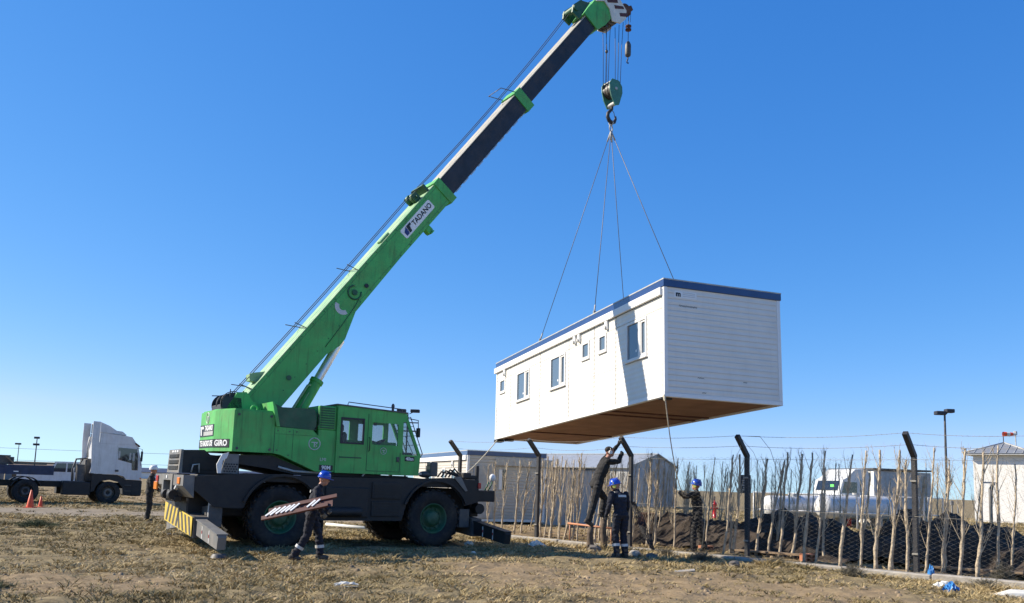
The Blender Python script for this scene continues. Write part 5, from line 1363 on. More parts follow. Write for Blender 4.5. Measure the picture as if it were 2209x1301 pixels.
# the rack carried by the worker
rack = thing('steel_rack', 'red steel rack with white slanting rungs carried by the walking worker', 'rack', (0, 0, 0))
UL, UR, LL, LR = V3(-4.51, 17.0, 1.0), V3(-3.32, 17.0, 1.285), V3(-4.78, 16.80, .735), V3(-3.50, 16.80, 1.06)
nr = (UR - UL).cross(LL - UL).normalized()
if nr.y > 0: nr = -nr
def slat(mb, a, b, w, t, off=0):
    d = (b - a).normalized(); s = d.cross(nr).normalized() * w; q = nr * t; o = nr * off
    mb.add([a - s + o, b - s + o, b + s + o, a + s + o, a - s + o + q, b - s + o + q, b + s + o + q, a + s + o + q], [(0, 1, 2, 3), (4, 5, 6, 7), (0, 1, 5, 4), (1, 2, 6, 5), (2, 3, 7, 6), (3, 0, 4, 7)])
part('rail', m_redox, rack, lambda mb: slat(mb, UL.lerp(LL, .13), UR.lerp(LR, .13), .045, .03)); part('rail', m_redox, rack, lambda mb: slat(mb, UL.lerp(LL, .87), UR.lerp(LR, .87), .05, .03))
part('plate', m_redox, rack, lambda mb: slat(mb, UL.lerp(LL, .5), UR.lerp(LR, .5), .15, .006, -.008))
for f in (.045, .115, .20, .275, .345, .42, .67, .745):
    part('rung', m_signw, rack, lambda mb: slat(mb, UL.lerp(UR, f + .02).lerp(LL.lerp(LR, f), .24), UL.lerp(UR, f + .02).lerp(LL.lerp(LR, f), .80), .017, .016, .032))

# things the climber stands on
for k, (lx, ly, h, lab) in enumerate([(-.19, -.12, .60, 'shorter brown tree stump under the back foot of the climber'), (.30, .14, .78, 'taller brown tree stump under the front foot of the climber')]):
    q = Matrix.Rotation(R(24), 3, 'Z') @ Vector((lx * 1.13, ly * 1.13, 0)); sx, sy = 2.28 + q.x, 22.42 + q.y
    sp = thing('tree_stump', lab, 'stump', (sx, sy, -.03)); rr = random.Random(k)
    part('stump_wood', m_stump, sp, lambda mb: mb.tube([(0.02 * rr.uniform(-1, 1), 0, h * t * 1.0 + .02) for t in (0, .15, .4, .7, 1)], [.14, .10, .085, .075, .08], 12))
    part('stump_top', m_wood, sp, lambda mb: mb.cyl((0, 0, h + .021), (0, 0, h + .028), .07, n=12))
op = MB(); op.tube([(1.75, 24.9, .55), (2.35, 24.3, .52), (2.9, 23.7, .50)], .028, 8); op.tube([(1.8, 24.88, .0), (1.8, 24.88, .54)], .018, 6); op.tube([(2.85, 23.75, .0), (2.85, 23.75, .5)], .018, 6)
tag(op.build('pipe_rail', m_opipe), 'orange pipe rail behind the saplings by the climbing worker', 'pipe')

# litter and odds and ends
def litter(name, label, cat, loc, pts, m, th=.008, rz=0, tilt=(0, 0)):
    mb = MB(); mb.prism(pts, 0, th, lambda a, b, d: (a, b, d)); o = mb.build(name, m); o.location = loc; o.rotation_euler = (tilt[0], tilt[1], rz); return tag(o, label, cat)
def crumple(name, label, cat, x, y, sx, sy, sz, m, seed, n=9, rz=0):
    rd = random.Random(seed); mb = MB(); vs = []
    for i in range(n):
        for j in range(n):
            u = i / (n - 1) * 2 - 1; v = j / (n - 1) * 2 - 1
            vs.append((u * sx * (1 + rd.uniform(-.15, .15)), v * sy * (1 + rd.uniform(-.15, .15)), sz * max(0, 1 - (u * u + v * v) * .6) + rd.uniform(-.3, .3) * sz))
    mb.add(vs, [(i * n + j, (i + 1) * n + j, (i + 1) * n + j + 1, i * n + j + 1) for i in range(n - 1) for j in range(n - 1)])
    mb.add([(a, b, -.02) for a, b, c in vs], [(i * n + j, (i + 1) * n + j, (i + 1) * n + j + 1, i * n + j + 1) for i in range(n - 1) for j in range(n - 1)])
    o = mb.build(name, m, None); o.location = (x, y, gh(x, y) + .03); o.rotation_euler = (0, 0, rz); return tag(o, label, cat)
crumple('paper_scrap', 'pale curved strip of paper lying in the grass in front of the crane', 'litter', -2.32, 12.8, .17, .05, .05, m_plasticw, 2, 7, .3)
crumple('plastic_sheet', 'creased cream sheet caught at the kerb beside the crane outrigger', 'litter', .80, 23.0, .24, .18, .14, m_plasticw, 3, 8, .5)
crumple('plastic_bag', 'crumpled blue plastic bag by the kerb at right', 'litter', 7.72, 15.15, .11, .10, .14, m_plasticb, 4)
crumple('plastic_bag', 'crumpled pale plastic bag behind the blue bag', 'litter', 7.88, 15.75, .16, .12, .09, m_plasticw, 5)
crumple('cloth_rag', 'teal rag caught on the mesh beside the rightmost post', 'litter', 8.55, 17.55, .06, .07, .22, m_plasticb, 8)
o = litter('board', 'grey broken board lying in the grass in front of the fence', 'board', (3.42, 16.7, .05), [(-.22, -.06), (.2, -.05), (.24, .04), (-.18, .07)], m_concrete, .03, .35, (.2, -.1))
fs = rock('foam_slab', 'large cream foam slab at the right edge of the ground', 9.05, 15.15, .42, m_plasticw, 'slab', .22, 21)
fs.scale = (1.3, .7, 1)
fs.rotation_euler = (0, 0, .1)
pp = MB(); pp.tube([(-5.95, 28.7, .09), (-5.2, 28.1, .08), (-4.35, 27.35, .08)], .055, 10)
tag(pp.build('plastic_pipe', m_plasticw), 'white pipe lying on the ground behind the crane', 'pipe')
crumple('paper_scrap', 'white crumpled scrap behind the front crane wheel', 'litter', -.95, 22.2, .12, .10, .10, m_plasticw, 12)
for i, (x, y, rz, lab) in enumerate([(7.25, 20.95, .2, 'hollow red brick on a plank behind the mesh'), (5.35, 23.35, .6, 'hollow red brick lying left of the rope worker'), (3.2, 24.1, .1, 'hollow red brick at the foot of the gripped post')]):
    b = thing('hollow_brick', lab, 'brick', (x, y, gh(x, y)), rz)
    part('brick_shell', m_brick, b, lambda mb: wall_grid(mb, -.13, .13, 0, .18, -.16, .16, [(-.11, -.01, .02, .08), (.01, .11, .02, .08), (-.11, -.01, .10, .16), (.01, .11, .10, .16)]))
for i, (a, b, lab) in enumerate([((5.9, 22.75), (7.4, 21.2), 'weathered plank lying behind the saplings near the rope worker'), ((9.0, 19.6), (10.8, 18.2), 'weathered plank lying at the foot of the soil ridge at right'), ((1.0, 27.9), (3.0, 26.2), 'weathered plank lying behind the left saplings')]):
    A = V3(a[0], a[1], .10); B = V3(b[0], b[1], .12); M = frameM(A, B - A, Vector((0, 0, 1)).cross(B - A)); mb = MB(M); mb.box(0, (B - A).length, -.09, .09, -.02, .03, .004)
    tag(mb.build('plank', m_wood), lab, 'plank')
dr = thing('rusty_drum', 'dark brown rusty drum standing behind the gripped post', 'drum', (4.25, 26.4, 0))
part('drum_shell', m_rust, dr, lambda mb: mb.lathe([(0, .0), (.28, 0), (.29, .02), (.28, .05), (.28, .28), (.295, .30), (.28, .32), (.28, .58), (.295, .60), (.28, .62), (.28, .86), (.29, .88), (.27, .88), (.26, .85), (0, .85)], 24))

def bush(label, x, y, r, h, m, seed, n=150, tw=.004):
    rd = random.Random(seed); root = thing('low_bush', label, 'bush', (x, y, gh(x, y) - .02)); mb = MB()
    for _ in range(n):
        a = rd.uniform(0, 6.28); el = rd.uniform(.15, 1.45); L = rd.uniform(.5, 1.0)
        d = Vector((math.cos(a) * math.cos(el) * r, math.sin(a) * math.cos(el) * r, math.sin(el) * h)) * L
        p = Vector((rd.uniform(-.3, .3) * r, rd.uniform(-.3, .3) * r, 0)); q = [p, p + d * .5 + Vector((rd.uniform(-.03, .03), rd.uniform(-.03, .03), rd.uniform(0, .05))), p + d]
        mb.tube(q, [tw * 1.4, tw, tw * .4], 3, cap=False)
        for _ in range(5):
            s = q[1].lerp(q[2], rd.random()); e = s + Vector((rd.uniform(-1, 1), rd.uniform(-1, 1), rd.uniform(-.2, 1))) * .07; mb.tube([s, e], [tw * .8, tw * .3], 3, cap=False)
    mb.build('twigs', m, root, recalc=False); return root
m_sage = mat('grey_sage', (0.13, 0.115, 0.08), 0.9, var=0.3, scale=9)
m_sageg = mat('green_sage', (0.06, 0.075, 0.03), 0.9, var=0.3, scale=9)
bush('grey twiggy bush at the kerb below the rope worker', 4.45, 19.75, .36, .34, m_sage, 1)
bush('grey twiggy bush in front of the kerb left of the rightmost post', 6.75, 17.0, .32, .30, m_sage, 2)
bush('sprawling pale twigs at the foot of the post with loose wire', 6.05, 19.3, .42, .25, m_sage, 3)
bush('grey weeds beside the stones right of the worker in navy', 3.85, 21.1, .34, .26, m_sage, 4)
bush('dry weeds at the kerb near the right edge', 8.95, 16.3, .40, .24, m_sage, 6)
bush('low dark green bush in the grass left of the crane', -12.6, 23.4, .62, .24, m_sageg, 5, 240, .007)
bush('flat green bush in the left foreground grass', -6.9, 11.6, .45, .10, m_sageg, 7, 160)
bush('tall dry weeds at the lower right behind the mesh', 9.9, 17.4, .30, .50, m_sage, 8)

# ------------------------------------------------------------------ tractor truck and trailer at left
def tyre_wheel(parent, x, y, z, r, w, rim_m, n=28):
    wh = empty('wheel', (x, y, z), 0, parent)
    part('tyre', m_rubber, wh, lambda mb: mb.lathe([(r * .56, -w * .42), (r * .7, -w * .5), (r * .92, -w * .5), (r, -w * .36), (r, w * .36), (r * .92, w * .5), (r * .7, w * .5), (r * .56, w * .42)], n, ax=(0, 1, 0)))
    part('rim', rim_m, wh, lambda mb: mb.lathe([(r * .57, w * .3), (r * .56, w * .40), (r * .5, w * .3), (r * .35, -w * .05), (r * .2, -w * .1), (r * .18, w * .2), (0, w * .22)], 20, ax=(0, -1 if y < 0 else 1, 0)))
    return wh
truck = thing('tractor_truck', 'white tractor truck with high roof fairing parked at left', 'truck', (-19.34, 42.0, 0), R(36))
NY, FY = .0, 2.45                                     # near and far side
cabp = [(-.86, 1.45), (-.95, 3.0), (-.95, 3.95), (-.62, 3.94), (-.2, 3.77), (.14, 3.55), (.42, 3.52), (.60, 3.37), (.86, 3.28), (1.0, 3.09), (1.18, 2.83), (1.42, 1.88), (1.44, 1.18), (.74, 1.20), (.62, 1.34), (.32, 1.42)]
def shell(mb):
    mb.prism(cabp[:1] + [(-.60, 3.0), (-.60, 3.42)] + [(.60, 3.32), (.86, 3.28), (1.0, 3.09), (1.18, 2.83), (1.42, 1.88), (1.44, 1.18), (.74, 1.20), (.62, 1.34), (.32, 1.42)], NY, FY)
tc = part('cab_body', m_truckw, truck, shell)
def fair(mb):
    for y in (NY - .012, FY - .05):
        mb.prism([(-.86, 1.46), (-.95, 3.0), (-.95, 3.95), (-.62, 3.94), (-.62, 1.46)], y, y + .062)
    for y in (NY + .06, FY - .14):
        mb.prism([(-.6, 3.45), (-.6, 3.93), (-.2, 3.77), (.14, 3.55), (.42, 3.52), (.60, 3.37), (.5, 3.36)], y, y + .08)
    mb.prism([(-.6, 3.90), (-.6, 3.94), (-.2, 3.78), (.14, 3.56), (.42, 3.53), (.62, 3.37), (.60, 3.34), (.42, 3.48), (.14, 3.52), (-.2, 3.73)], NY + .141, FY - .141)
part('roof_fairing', m_truckw, truck, fair)
part('side_window', m_darkglass, tc, lambda mb: mb.prism([(.26, 2.74), (1.13, 2.70), (1.20, 2.35), (1.24, 1.66), (.96, 1.66), (.93, 2.0), (.30, 2.15)], NY - .008, NY - .001))
part('quarter_pane', m_ltgrey, tc, lambda mb: (mb.box(.30, .38, NY - .013, NY - .009, 2.22, 2.58), mb.box(.80, .88, NY - .013, NY - .009, 2.15, 2.5), mb.box(.95, 1.05, NY - .013, NY - .009, 2.12, 2.5)))
part('windscreen', m_darkglass, tc, lambda mb: mb.prism([(1.02, 3.08), (1.035, 3.085), (1.345, 2.22), (1.332, 2.215)], NY + .12, FY - .12))
part('sun_visor', m_rust, tc, lambda mb: mb.prism([(1.02, 2.94), (1.24, 2.80), (1.26, 2.86), (1.04, 3.02)], NY - .04, FY + .04))
part('door_seam', m_ltgrey, tc, lambda mb: (mb.box(-.57, -.56, NY - .005, NY - .001, 1.5, 3.35), mb.box(-.55, .95, NY - .005, NY - .001, 2.895, 2.905), mb.box(.22, .23, NY - .005, NY - .001, 1.5, 2.85)))
part('door_handle', m_dkgrey, tc, lambda mb: mb.box(.20, .36, NY - .03, NY - .006, 1.56, 1.66, .01))
part('wing_mirror', m_black, tc, lambda mb: (mb.tube([(1.15, NY, 2.75), (1.32, NY - .22, 2.70), (1.32, NY - .22, 1.9)], .015, 5), mb.box(1.28, 1.36, NY - .30, NY - .16, 2.1, 2.6, .02)))
part('head_lamp', m_ltgrey, tc, lambda mb: mb.box(1.44, 1.47, NY + .15, NY + .50, 1.22, 1.38, .01))
part('side_lamp', m_orange, tc, lambda mb: mb.box(1.36, 1.43, NY - .015, NY - .001, 1.24, 1.30))
part('cab_step', m_dkgrey, tc, lambda mb: (mb.box(.70, 1.0, NY + .0, NY + .08, .62, .66), mb.box(.70, 1.0, NY + .0, NY + .08, .90, .94)))
part('air_intake', m_dkgrey, tc, lambda mb: [mb.box(1.455, 1.47, NY + .3, FY - .3, 1.5 + k * .08, 1.53 + k * .08) for k in range(4)])
def chassis(mb):
    mb.box(-4.6, 1.3, .75, 1.0, .75, 1.02, .01); mb.box(-4.6, 1.3, 1.45, 1.7, .75, 1.02, .01)
    mb.box(-2.0, -.8, .05, .65, .40, 1.02, .03); mb.box(-2.0, -.8, 1.8, 2.4, .40, 1.02, .03); mb.box(1.0, 1.50, .02, 2.43, .40, 1.17, .05)
    mb.prism([(-.80, 1.44), (-.80, .55), (-.65, .62), (-.58, .85), (-.40, 1.08), (0, 1.16), (.40, 1.06), (.62, .8), (.66, .45), (1.0, .45), (1.42, 1.17), (.74, 1.18), (.32, 1.40)], .03, .10)
    mb.cyl((0, .2, .52), (0, 2.25, .52), .08); mb.cyl((-3.52, .2, .52), (-3.52, 2.25, .52), .12)
part('chassis', m_black, truck, chassis)
for y in (.16, 2.29): tyre_wheel(truck, 0, y, .54, .54, .30, m_grey)
for y in (.16, .50, 1.95, 2.29): tyre_wheel(truck, -3.52, y, .54, .54, .28, m_dkgrey)
part('rear_mudguard', m_black, truck, lambda mb: [mb.lathe([(.64, -.3), (.67, -.3), (.67, .3), (.64, .3), (.64, -.3)], 16, (-3.52, y, .54), (0, 1, 0), True, R(200), R(340)) for y in (.35, 2.1)])
def airbits(mb):
    mb.cyl((-1.25, .35, 1.05), (-1.25, .35, 1.85), .22, n=16); mb.tube([(-1.6, .3, 1.06), (-1.62, .3, 1.6), (-1.5, .3, 2.1), (-1.0, .3, 2.15)], .05, 6); mb.tube([(-1.45, .3, 1.06), (-1.42, .3, 1.7), (-1.2, .35, 2.1)], .035, 6)
    mb.box(-2.0, -1.05, .1, .7, 1.021, 1.06, .01); mb.box(-1.05, -.62, .5, 2.0, 1.02, 2.15, .06)
part('air_tanks', m_dkgrey, truck, airbits)
part('air_stack', m_ltgrey, truck, lambda mb: mb.tube([(-1.02, .28, 2.2), (-1.05, .30, 2.7), (-.98, .3, 3.2)], .05, 8))
part('drain_pipe', m_ltgrey, truck, lambda mb: mb.tube([(-1.55, .25, 1.1), (-1.56, .25, 1.7)], .025, 6))

trailer = thing('flatbed_trailer', 'dark blue gooseneck flatbed trailer coupled behind the white truck', 'trailer', (-19.34, 42.0, 0), R(36))
part('trailer_deck', m_trailer, trailer, lambda mb: (mb.prism([(-2.45, 1.30), (-2.45, 1.74), (-5.0, 1.72), (-11.0, 1.66), (-11.0, 1.30)], .0, 2.5), mb.box(-10.9, -4.6, .7, .9, 1.0, 1.3), mb.box(-10.9, -4.6, 1.6, 1.8, 1.0, 1.3)))
part('landing_leg', m_dkgrey, trailer, lambda mb: (mb.box(-6.2, -6.05, .2, .35, .05, 1.3), mb.box(-6.2, -6.05, 2.1, 2.25, .05, 1.3)))
part('reflector', m_white, trailer, lambda mb: mb.box(-4.1, -3.9, -.012, -.001, 1.40, 1.45))
for y in (.2, 2.3): tyre_wheel(trailer, -8.6, y, .5, .5, .3, m_dkgrey); tyre_wheel(trailer, -9.9, y, .5, .5, .3, m_dkgrey)
ld = thing('timber_load', 'brown timber sleepers and boards loaded on the flatbed trailer', 'timber', (-19.34, 42.0, 0), R(36))
for k, (x0, x1, z0, z1, dy) in enumerate([(-6.5, -4.1, 1.72, 2.06, .2), (-5.9, -2.7, 1.745, 1.80, .5), (-6.2, -4.2, 2.07, 2.14, .6), (-4.0, -2.3, 1.80, 1.86, .9)]):
    part('timber', m_wood if k != 0 else m_dkgrey, ld, lambda mb: mb.box(x0, x1, dy, dy + 1.2, z0 + .02, z1 + .02, .01))
part('leaning_board', m_wood, ld, lambda mb: mb.prism([(-4.5, 2.12), (-4.42, 2.12), (-4.05, 1.76), (-4.13, 1.76)], .02, .14))

def cone(label, x, y, h, bands):
    r = thing('traffic_cone', label, 'cone', (x, y, gh(x, y)))
    part('cone_base', m_cone, r, lambda mb: mb.box(-.19 * h / .73, .19 * h / .73, -.19 * h / .73, .19 * h / .73, 0, .03, .008))
    part('cone_body', m_cone, r, lambda mb: mb.lathe([(.145 * h / .73, .03), (.028, h - .01), (.0, h)], 20))
    if bands: part('reflective_sleeve', m_reflect, r, lambda mb: mb.lathe([(.115 * h / .73, .28 * h), (.073 * h / .73, .62 * h)], 20))
cone('plain orange traffic cone beside the truck rear wheel', -19.6, 35.7, .74, False)
cone('small orange traffic cone with a white sleeve beside the taller cone', -19.5, 36.3, .46, True)

pk = thing('white_pickup', 'white vehicle seen beyond the trailer and truck chassis', 'pickup', (-33.2, 62.0, 0), R(20))
part('body', m_truckw, pk, lambda mb: (mb.prism([(-1.8, .6), (-1.8, 1.15), (.2, 1.2), (.55, 2.1), (2.2, 2.15), (2.5, 1.3), (3.3, 1.2), (3.35, .6)], 0, 1.8),))
part('window', m_darkglass, pk, lambda mb: (mb.prism([(.45, 1.4), (.7, 2.0), (1.3, 2.02), (1.3, 1.4)], -.01, -.001), mb.prism([(1.4, 1.4), (1.4, 2.02), (2.1, 2.02), (2.35, 1.4)], -.01, -.001)))
for x in (-1.0, 2.6): tyre_wheel(pk, x, .12, .38, .38, .22, m_grey, 16)

# far buildings at left ------------------------------------------------------
def hut(label, x, y, L, W, h, rh, rz, wall_m, roof_m, nw=3, group=None):
    r = thing('far_hut', label, 'building', (x, y, 0), rz, group)
    hs = [(L * (k + .5) / nw - .5, L * (k + .5) / nw + .5, h * .4, h * .8) for k in range(nw)]
    part('wall', wall_m, r, lambda mb: (wall_grid(mb, 0, L, 0, h, 0, .12, hs), mb.box(0, L, W - .12, W, 0, h), mb.box(0, .12, .121, W - .121, 0, h), mb.box(L - .12, L, .121, W - .121, 0, h)))
    for q in hs: part('window', m_darkglass, r, lambda mb: mb.box(q[0], q[1], .05, .07, q[2], q[3]))
    f = lambda a, b, d: (d, a, b)
    part('roof', roof_m, r, lambda mb: mb.prism([(-.3, h), (W / 2, h + rh), (W + .3, h), (W + .3, h + .08), (W / 2, h + rh + .1), (-.3, h + .08)], -.3, L + .3, f))
    part('gable', wall_m, r, lambda mb: (mb.prism([(.01, h + .001), (W - .01, h + .001), (W / 2, h + rh - .02)], .02, .1, f), mb.prism([(.01, h + .001), (W - .01, h + .001), (W / 2, h + rh - .02)], L - .1, L - .02, f)))
    return r
hut('low brown roofed hut beyond the trailer at the left edge', -67, 88, 12, 7, 1.7, .75, R(12), m_fardark, m_brownroof, 4)
hut('second low brown roofed hut nearer the white truck', -53.5, 92, 7.0, 6, 1.5, .7, R(8), m_fardark, m_brownroof, 3)
hut('long far building with a blue grey roof right of the white truck', -100, 205, 75, 12, 1.5, 1.0, R(2), m_plaster, m_trailer, 12)

def flood(label, x, y, h, heads, r=.07, plat=False, m=m_dkgrey):
    f = thing('floodlight_pole', label, 'floodlight', (x, y, 0))
    part('pole', m, f, lambda mb: mb.cyl((0, 0, -.1), (0, 0, h), r * 1.3, r * .8, 10))
    for k, (dx, dz, w) in enumerate(heads):
        part('lamp_head', m_boomblk, f, lambda mb: (mb.box(dx - w, dx + w, -.25, .15, h + dz - .10, h + dz + .12, .03), mb.cyl((dx * .2, 0, h - .05), (dx, 0, h + dz), .03, n=6)))
    if plat: part('cross_bar', m, f, lambda mb: (mb.box(-.75, .75, -.05, .05, h - 1.3, h - 1.2), mb.box(-.75, .75, -.05, .05, h - .7, h - .62)))
    return f
flood('tall lamp pole with two lamp heads behind the trailer', -49.4, 90, 4.6, [(0, .15, .22), (0, -.55, .26)], .06)
flood('farther thin lamp pole near the left edge', -62.6, 110, 4.6, [(-.1, .0, .32)], .05)
flood('floodlight mast with two lamps behind the crane cab', -7.2, 60, 6.3, [(-.45, .15, .32), (.5, .15, .32)], .06, True)
flood('tall dark floodlight pole left of the white building', 25.4, 50, 6.55, [(-.30, .02, .28), (.25, .16, .24)], .07)
pl = MB()
for z, (a, b) in ((4.0, ((-120, 130), (60, 100))),):
    pl.tube(sagline(V3(a[0], a[1], 5.2), V3(-12, 118, 4.4), .5), .02, 4, cap=False); pl.tube(sagline(V3(a[0], a[1], 3.2), V3(-12, 118, 2.9), .4), .02, 4, cap=False)
tag(pl.build('power_line', m_rope), 'thin overhead wires across the sky behind the white truck', 'cable')

# site cabin behind the crane front, same kind as the hanging one ------------
cab2 = thing('site_cabin', 'white site cabin with blue roof band standing behind the crane front', 'cabin')
cab2.matrix_world = Matrix.Translation((-1.63, 33.83, .12)) @ Matrix.Rotation(1.9129, 4, 'Z')
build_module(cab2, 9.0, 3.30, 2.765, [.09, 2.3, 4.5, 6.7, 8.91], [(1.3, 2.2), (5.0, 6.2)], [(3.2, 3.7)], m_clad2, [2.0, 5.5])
part('end_duct', m_ltgrey, cab2, lambda mb: mb.box(-.10, -.012, -3.6, -1.15, 2.20, 2.50, .01))
part('end_door', m_ltgrey, cab2, lambda mb: mb.box(-.03, -.002, -1.10, -.25, .12, 2.2, .01))
part('narrow_window', m_signw, cab2, lambda mb: mb.box(-.03, -.002, -1.46, -1.32, 1.25, 2.05, .01)); part('narrow_pane', m_darkglass, cab2, lambda mb: mb.box(-.02, -.002, -1.62, -1.465, 1.25, 2.05))
part('plinth', m_concrete, cab2, lambda mb: [mb.box(x, x + .4, -y - .3, -y, -.14, -.003) for x in (.2, 4.2, 8.3) for y in (.05, 2.9)])
cab3 = thing('grey_annex', 'grey flat roofed annex joined to the right of the site cabin', 'cabin')
cab3.matrix_world = Matrix.Translation((-1.63, 33.83, .0)) @ Matrix.Rotation(1.9129, 4, 'Z')
for k in range(3): part('wall_panel', m_corr2, cab3, lambda mb: mb.box(.6, .66, -3.46 - k * 1.0 - .99, -3.46 - k * 1.0, 0, 2.3))
part('roof_edge', m_dkgrey, cab3, lambda mb: mb.box(.55, 5.0, -6.5, -3.44, 2.301, 2.36))
part('side_wall', m_corr2, cab3, lambda mb: (mb.box(.66, 5.0, -6.46, -6.40, 0, 2.3), mb.box(.67, 5.0, -3.52, -3.46, 0, 2.3)))

# grey warehouse -----------------------------------------------------------
wh = thing('warehouse', 'grey sheet metal warehouse with gable end behind the saplings', 'building', (15.1, 78.3, 0), R(0))
ua = Vector((-.71, .704, 0)); gv = Vector((-.704, -.71, 0))
def whp(a, b, z): return (ua.x * a + gv.x * b, ua.y * a + gv.y * b, z)
fw_ = lambda a, b, d: whp(d, a, b)
LW = 26.0
part('gable_wall', m_corr, wh, lambda mb: mb.prism([(0, 0), (0, 3.60), (2.9, 4.62), (7.0, 3.36), (7.0, 0)], 0, .15, fw_))
part('side_wall', m_corr2, wh, lambda mb: (mb.prism([(6.85, 0), (6.85, 3.30), (7.0, 3.30), (7.0, 0)], .151, LW, fw_), mb.prism([(0, 0), (0, 3.5), (.15, 3.5), (.15, 0)], .151, LW, fw_), mb.prism([(0.16, 0), (.16, 3.5), (2.9, 4.5), (6.84, 3.3), (6.84, 0)], LW - .15, LW, fw_)))
for k in range(26):
    part('roof_sheet', m_corr, wh, lambda mb: (mb.prism([(2.9, 4.63), (7.25, 3.29), (7.25, 3.35), (2.9, 4.69)], -.1 + k * 1.005, .89 + k * 1.005, fw_), mb.prism([(2.899, 4.63), (-.25, 3.52), (-.25, 3.58), (2.899, 4.69)], -.1 + k * 1.005, .89 + k * 1.005, fw_)))
part('roof_trim', m_ltgrey, wh, lambda mb: (mb.prism([(2.9, 4.68), (7.3, 3.33), (7.3, 3.40), (2.9, 4.76)], -.2, -.101, fw_), mb.prism([(2.899, 4.68), (-.3, 3.55), (-.3, 3.62), (2.899, 4.76)], -.2, -.101, fw_), mb.prism([(2.8, 4.70), (3.0, 4.70), (3.0, 4.75), (2.8, 4.75)], -.1, LW, fw_)))
part('sliding_door', m_ltgrey, wh, lambda mb: mb.prism([(4.4, 0), (4.4, 2.6), (6.4, 2.6), (6.4, 0)], -.08, -.002, fw_))

# tanks, railings, sign and truck beyond the soil --------------------------------
def gastank(label, x, y, L, r, rz):
    t = thing('gas_tank', label, 'tank', (x, y, 0), rz, 'white gas tanks')
    part('vessel', m_tank, t, lambda mb: mb.lathe([(0, -r * .55)] + [(r * math.sin(R(a)), -r * .55 * math.cos(R(a))) for a in (20, 40, 60, 80)] + [(r, 0), (r, L)] + [(r * math.sin(R(a)), L + r * .55 * math.cos(R(a))) for a in (80, 60, 40, 20)] + [(0, L + r * .55)], 28, (0, 0, r + .45), (1, 0, 0)))
    for q in (.2, .8): part('saddle', m_concrete, t, lambda mb: mb.box(L * q - .12, L * q + .12, -r * .7, r * .7, 0, .75))
    part('valve_dome', m_ltgrey, t, lambda mb: mb.cyl((L * .5, 0, r * 2 + .40), (L * .5, 0, r * 2 + .60), .18))
gastank('leftmost white gas tank behind the railing', 13.3, 44.0, 3.4, .52, R(28)); gastank('middle white gas tank behind the railing', 15.1, 45.0, 3.6, .55, R(28)); gastank('rightmost white gas tank behind the railing', 15.9, 43.5, 4.6, .58, R(28))
rl = thing('pipe_railing', 'white pipe railing round the gas tanks', 'railing')
rp = [V3(12.0, 42.6, 0), V3(13.6, 42.2, 0), V3(15.2, 41.8, 0), V3(16.8, 41.4, 0), V3(18.4, 41.2, 0), V3(20.0, 41.4, 0), V3(21.2, 42.0, 0)]
for a, b in zip(rp[:-1], rp[1:]):
    part('rail_frame', m_white, rl, lambda mb: (mb.tube([a + V3(.1, 0, 0), a + V3(.1, 0, 1.62), b + V3(-.1, 0, 1.62), b + V3(-.1, 0, 0)], .045, 6), mb.tube([a + V3(.1, 0, .8), b + V3(-.1, 0, .8)], .03, 5)))
sg = thing('notice_board', 'dark notice board on a post beyond the post with loose wire', 'sign', (12.35, 45.0, 0))
part('board', m_signk, sg, lambda mb: mb.box(-.28, .28, -.03, .03, 1.55, 2.5, .02)); part('post', m_ltgrey, sg, lambda mb: mb.cyl((0, .07, 0), (0, .07, 2.4), .04)); part('notice_lines', m_ltgrey, sg, lambda mb: [mb.box(-.18 + .05 * (k % 2), .18, -.037, -.031, 1.7 + k * .12, 1.75 + k * .12) for k in range(6)])
def hydrant(label, x, y):
    h = thing('fire_hydrant', label, 'hydrant', (x, y, 0))
    part('barrel', m_redlens, h, lambda mb: mb.lathe([(0, 0), (.16, 0), (.16, .05), (.11, .08), (.11, .75), (.15, .78), (.15, .84), (.10, .95), (.04, 1.0), (.04, 1.08), (0, 1.08)], 14)); part('outlet', m_redlens, h, lambda mb: mb.cyl((-.22, 0, .62), (.22, 0, .62), .06))
    part('stem', m_dkgrey, h, lambda mb: mb.cyl((0, 0, 1.08), (0, 0, 1.3), .04))
hydrant('red hydrant in the open ground right of the rope worker', 12.3, 51.5); hydrant('red hydrant between the tank railing and the grey shed', 17.9, 45.4)
sh = thing('grey_shed', 'grey box shed with dark roof edge behind the tank railing', 'building')
sh.matrix_world = Matrix.Translation((21.3, 50.3, 0)) @ Matrix.Rotation(R(104), 4, 'Z')
# local x along the sunlit face (away), local -y along the shaded face
part('wall', m_plaster, sh, lambda mb: (mb.box(0, 4.1, -.12, 0, 0, 3.12), mb.box(3.98, 4.1, -3.9, -.121, 0, 3.12)))
for k in range(4): part('wall_panel', m_ltgrey, sh, lambda mb: mb.box(0, .10, -.12 - .95 * (k + 1) + .006, -.122 - .95 * k, 0, 3.10))  # shade of this face put into the greyer panel colour
part('roof_edge', m_dkgrey, sh, lambda mb: mb.prism([(-.12, 3.16), (-.12, 3.26), (4.2, 3.26), (4.2, 3.16)], -4.0, .12))
t2 = thing('white_truck', 'white truck facing left parked beside the grey shed', 'truck', (19.0, 48.6, 0), R(196))
part('cab_body', m_signg, t2, lambda mb: mb.prism([(-.6, .9), (-.6, 2.75), (-.45, 3.12), (.3, 3.05), (.8, 2.6), (1.1, 2.45), (1.35, 1.6), (1.4, .5), (.2, .5)], -1.2, 1.2))
part('windscreen', m_darkglass, t2, lambda mb: mb.prism([(1.10, 2.40), (1.125, 2.41), (1.30, 1.88), (1.275, 1.87)], -.95, .95))
part('side_window', m_darkglass, t2, lambda mb: (mb.prism([(.2, 1.75), (.2, 2.35), (1.0, 2.35), (1.2, 1.75)], 1.201, 1.21),))
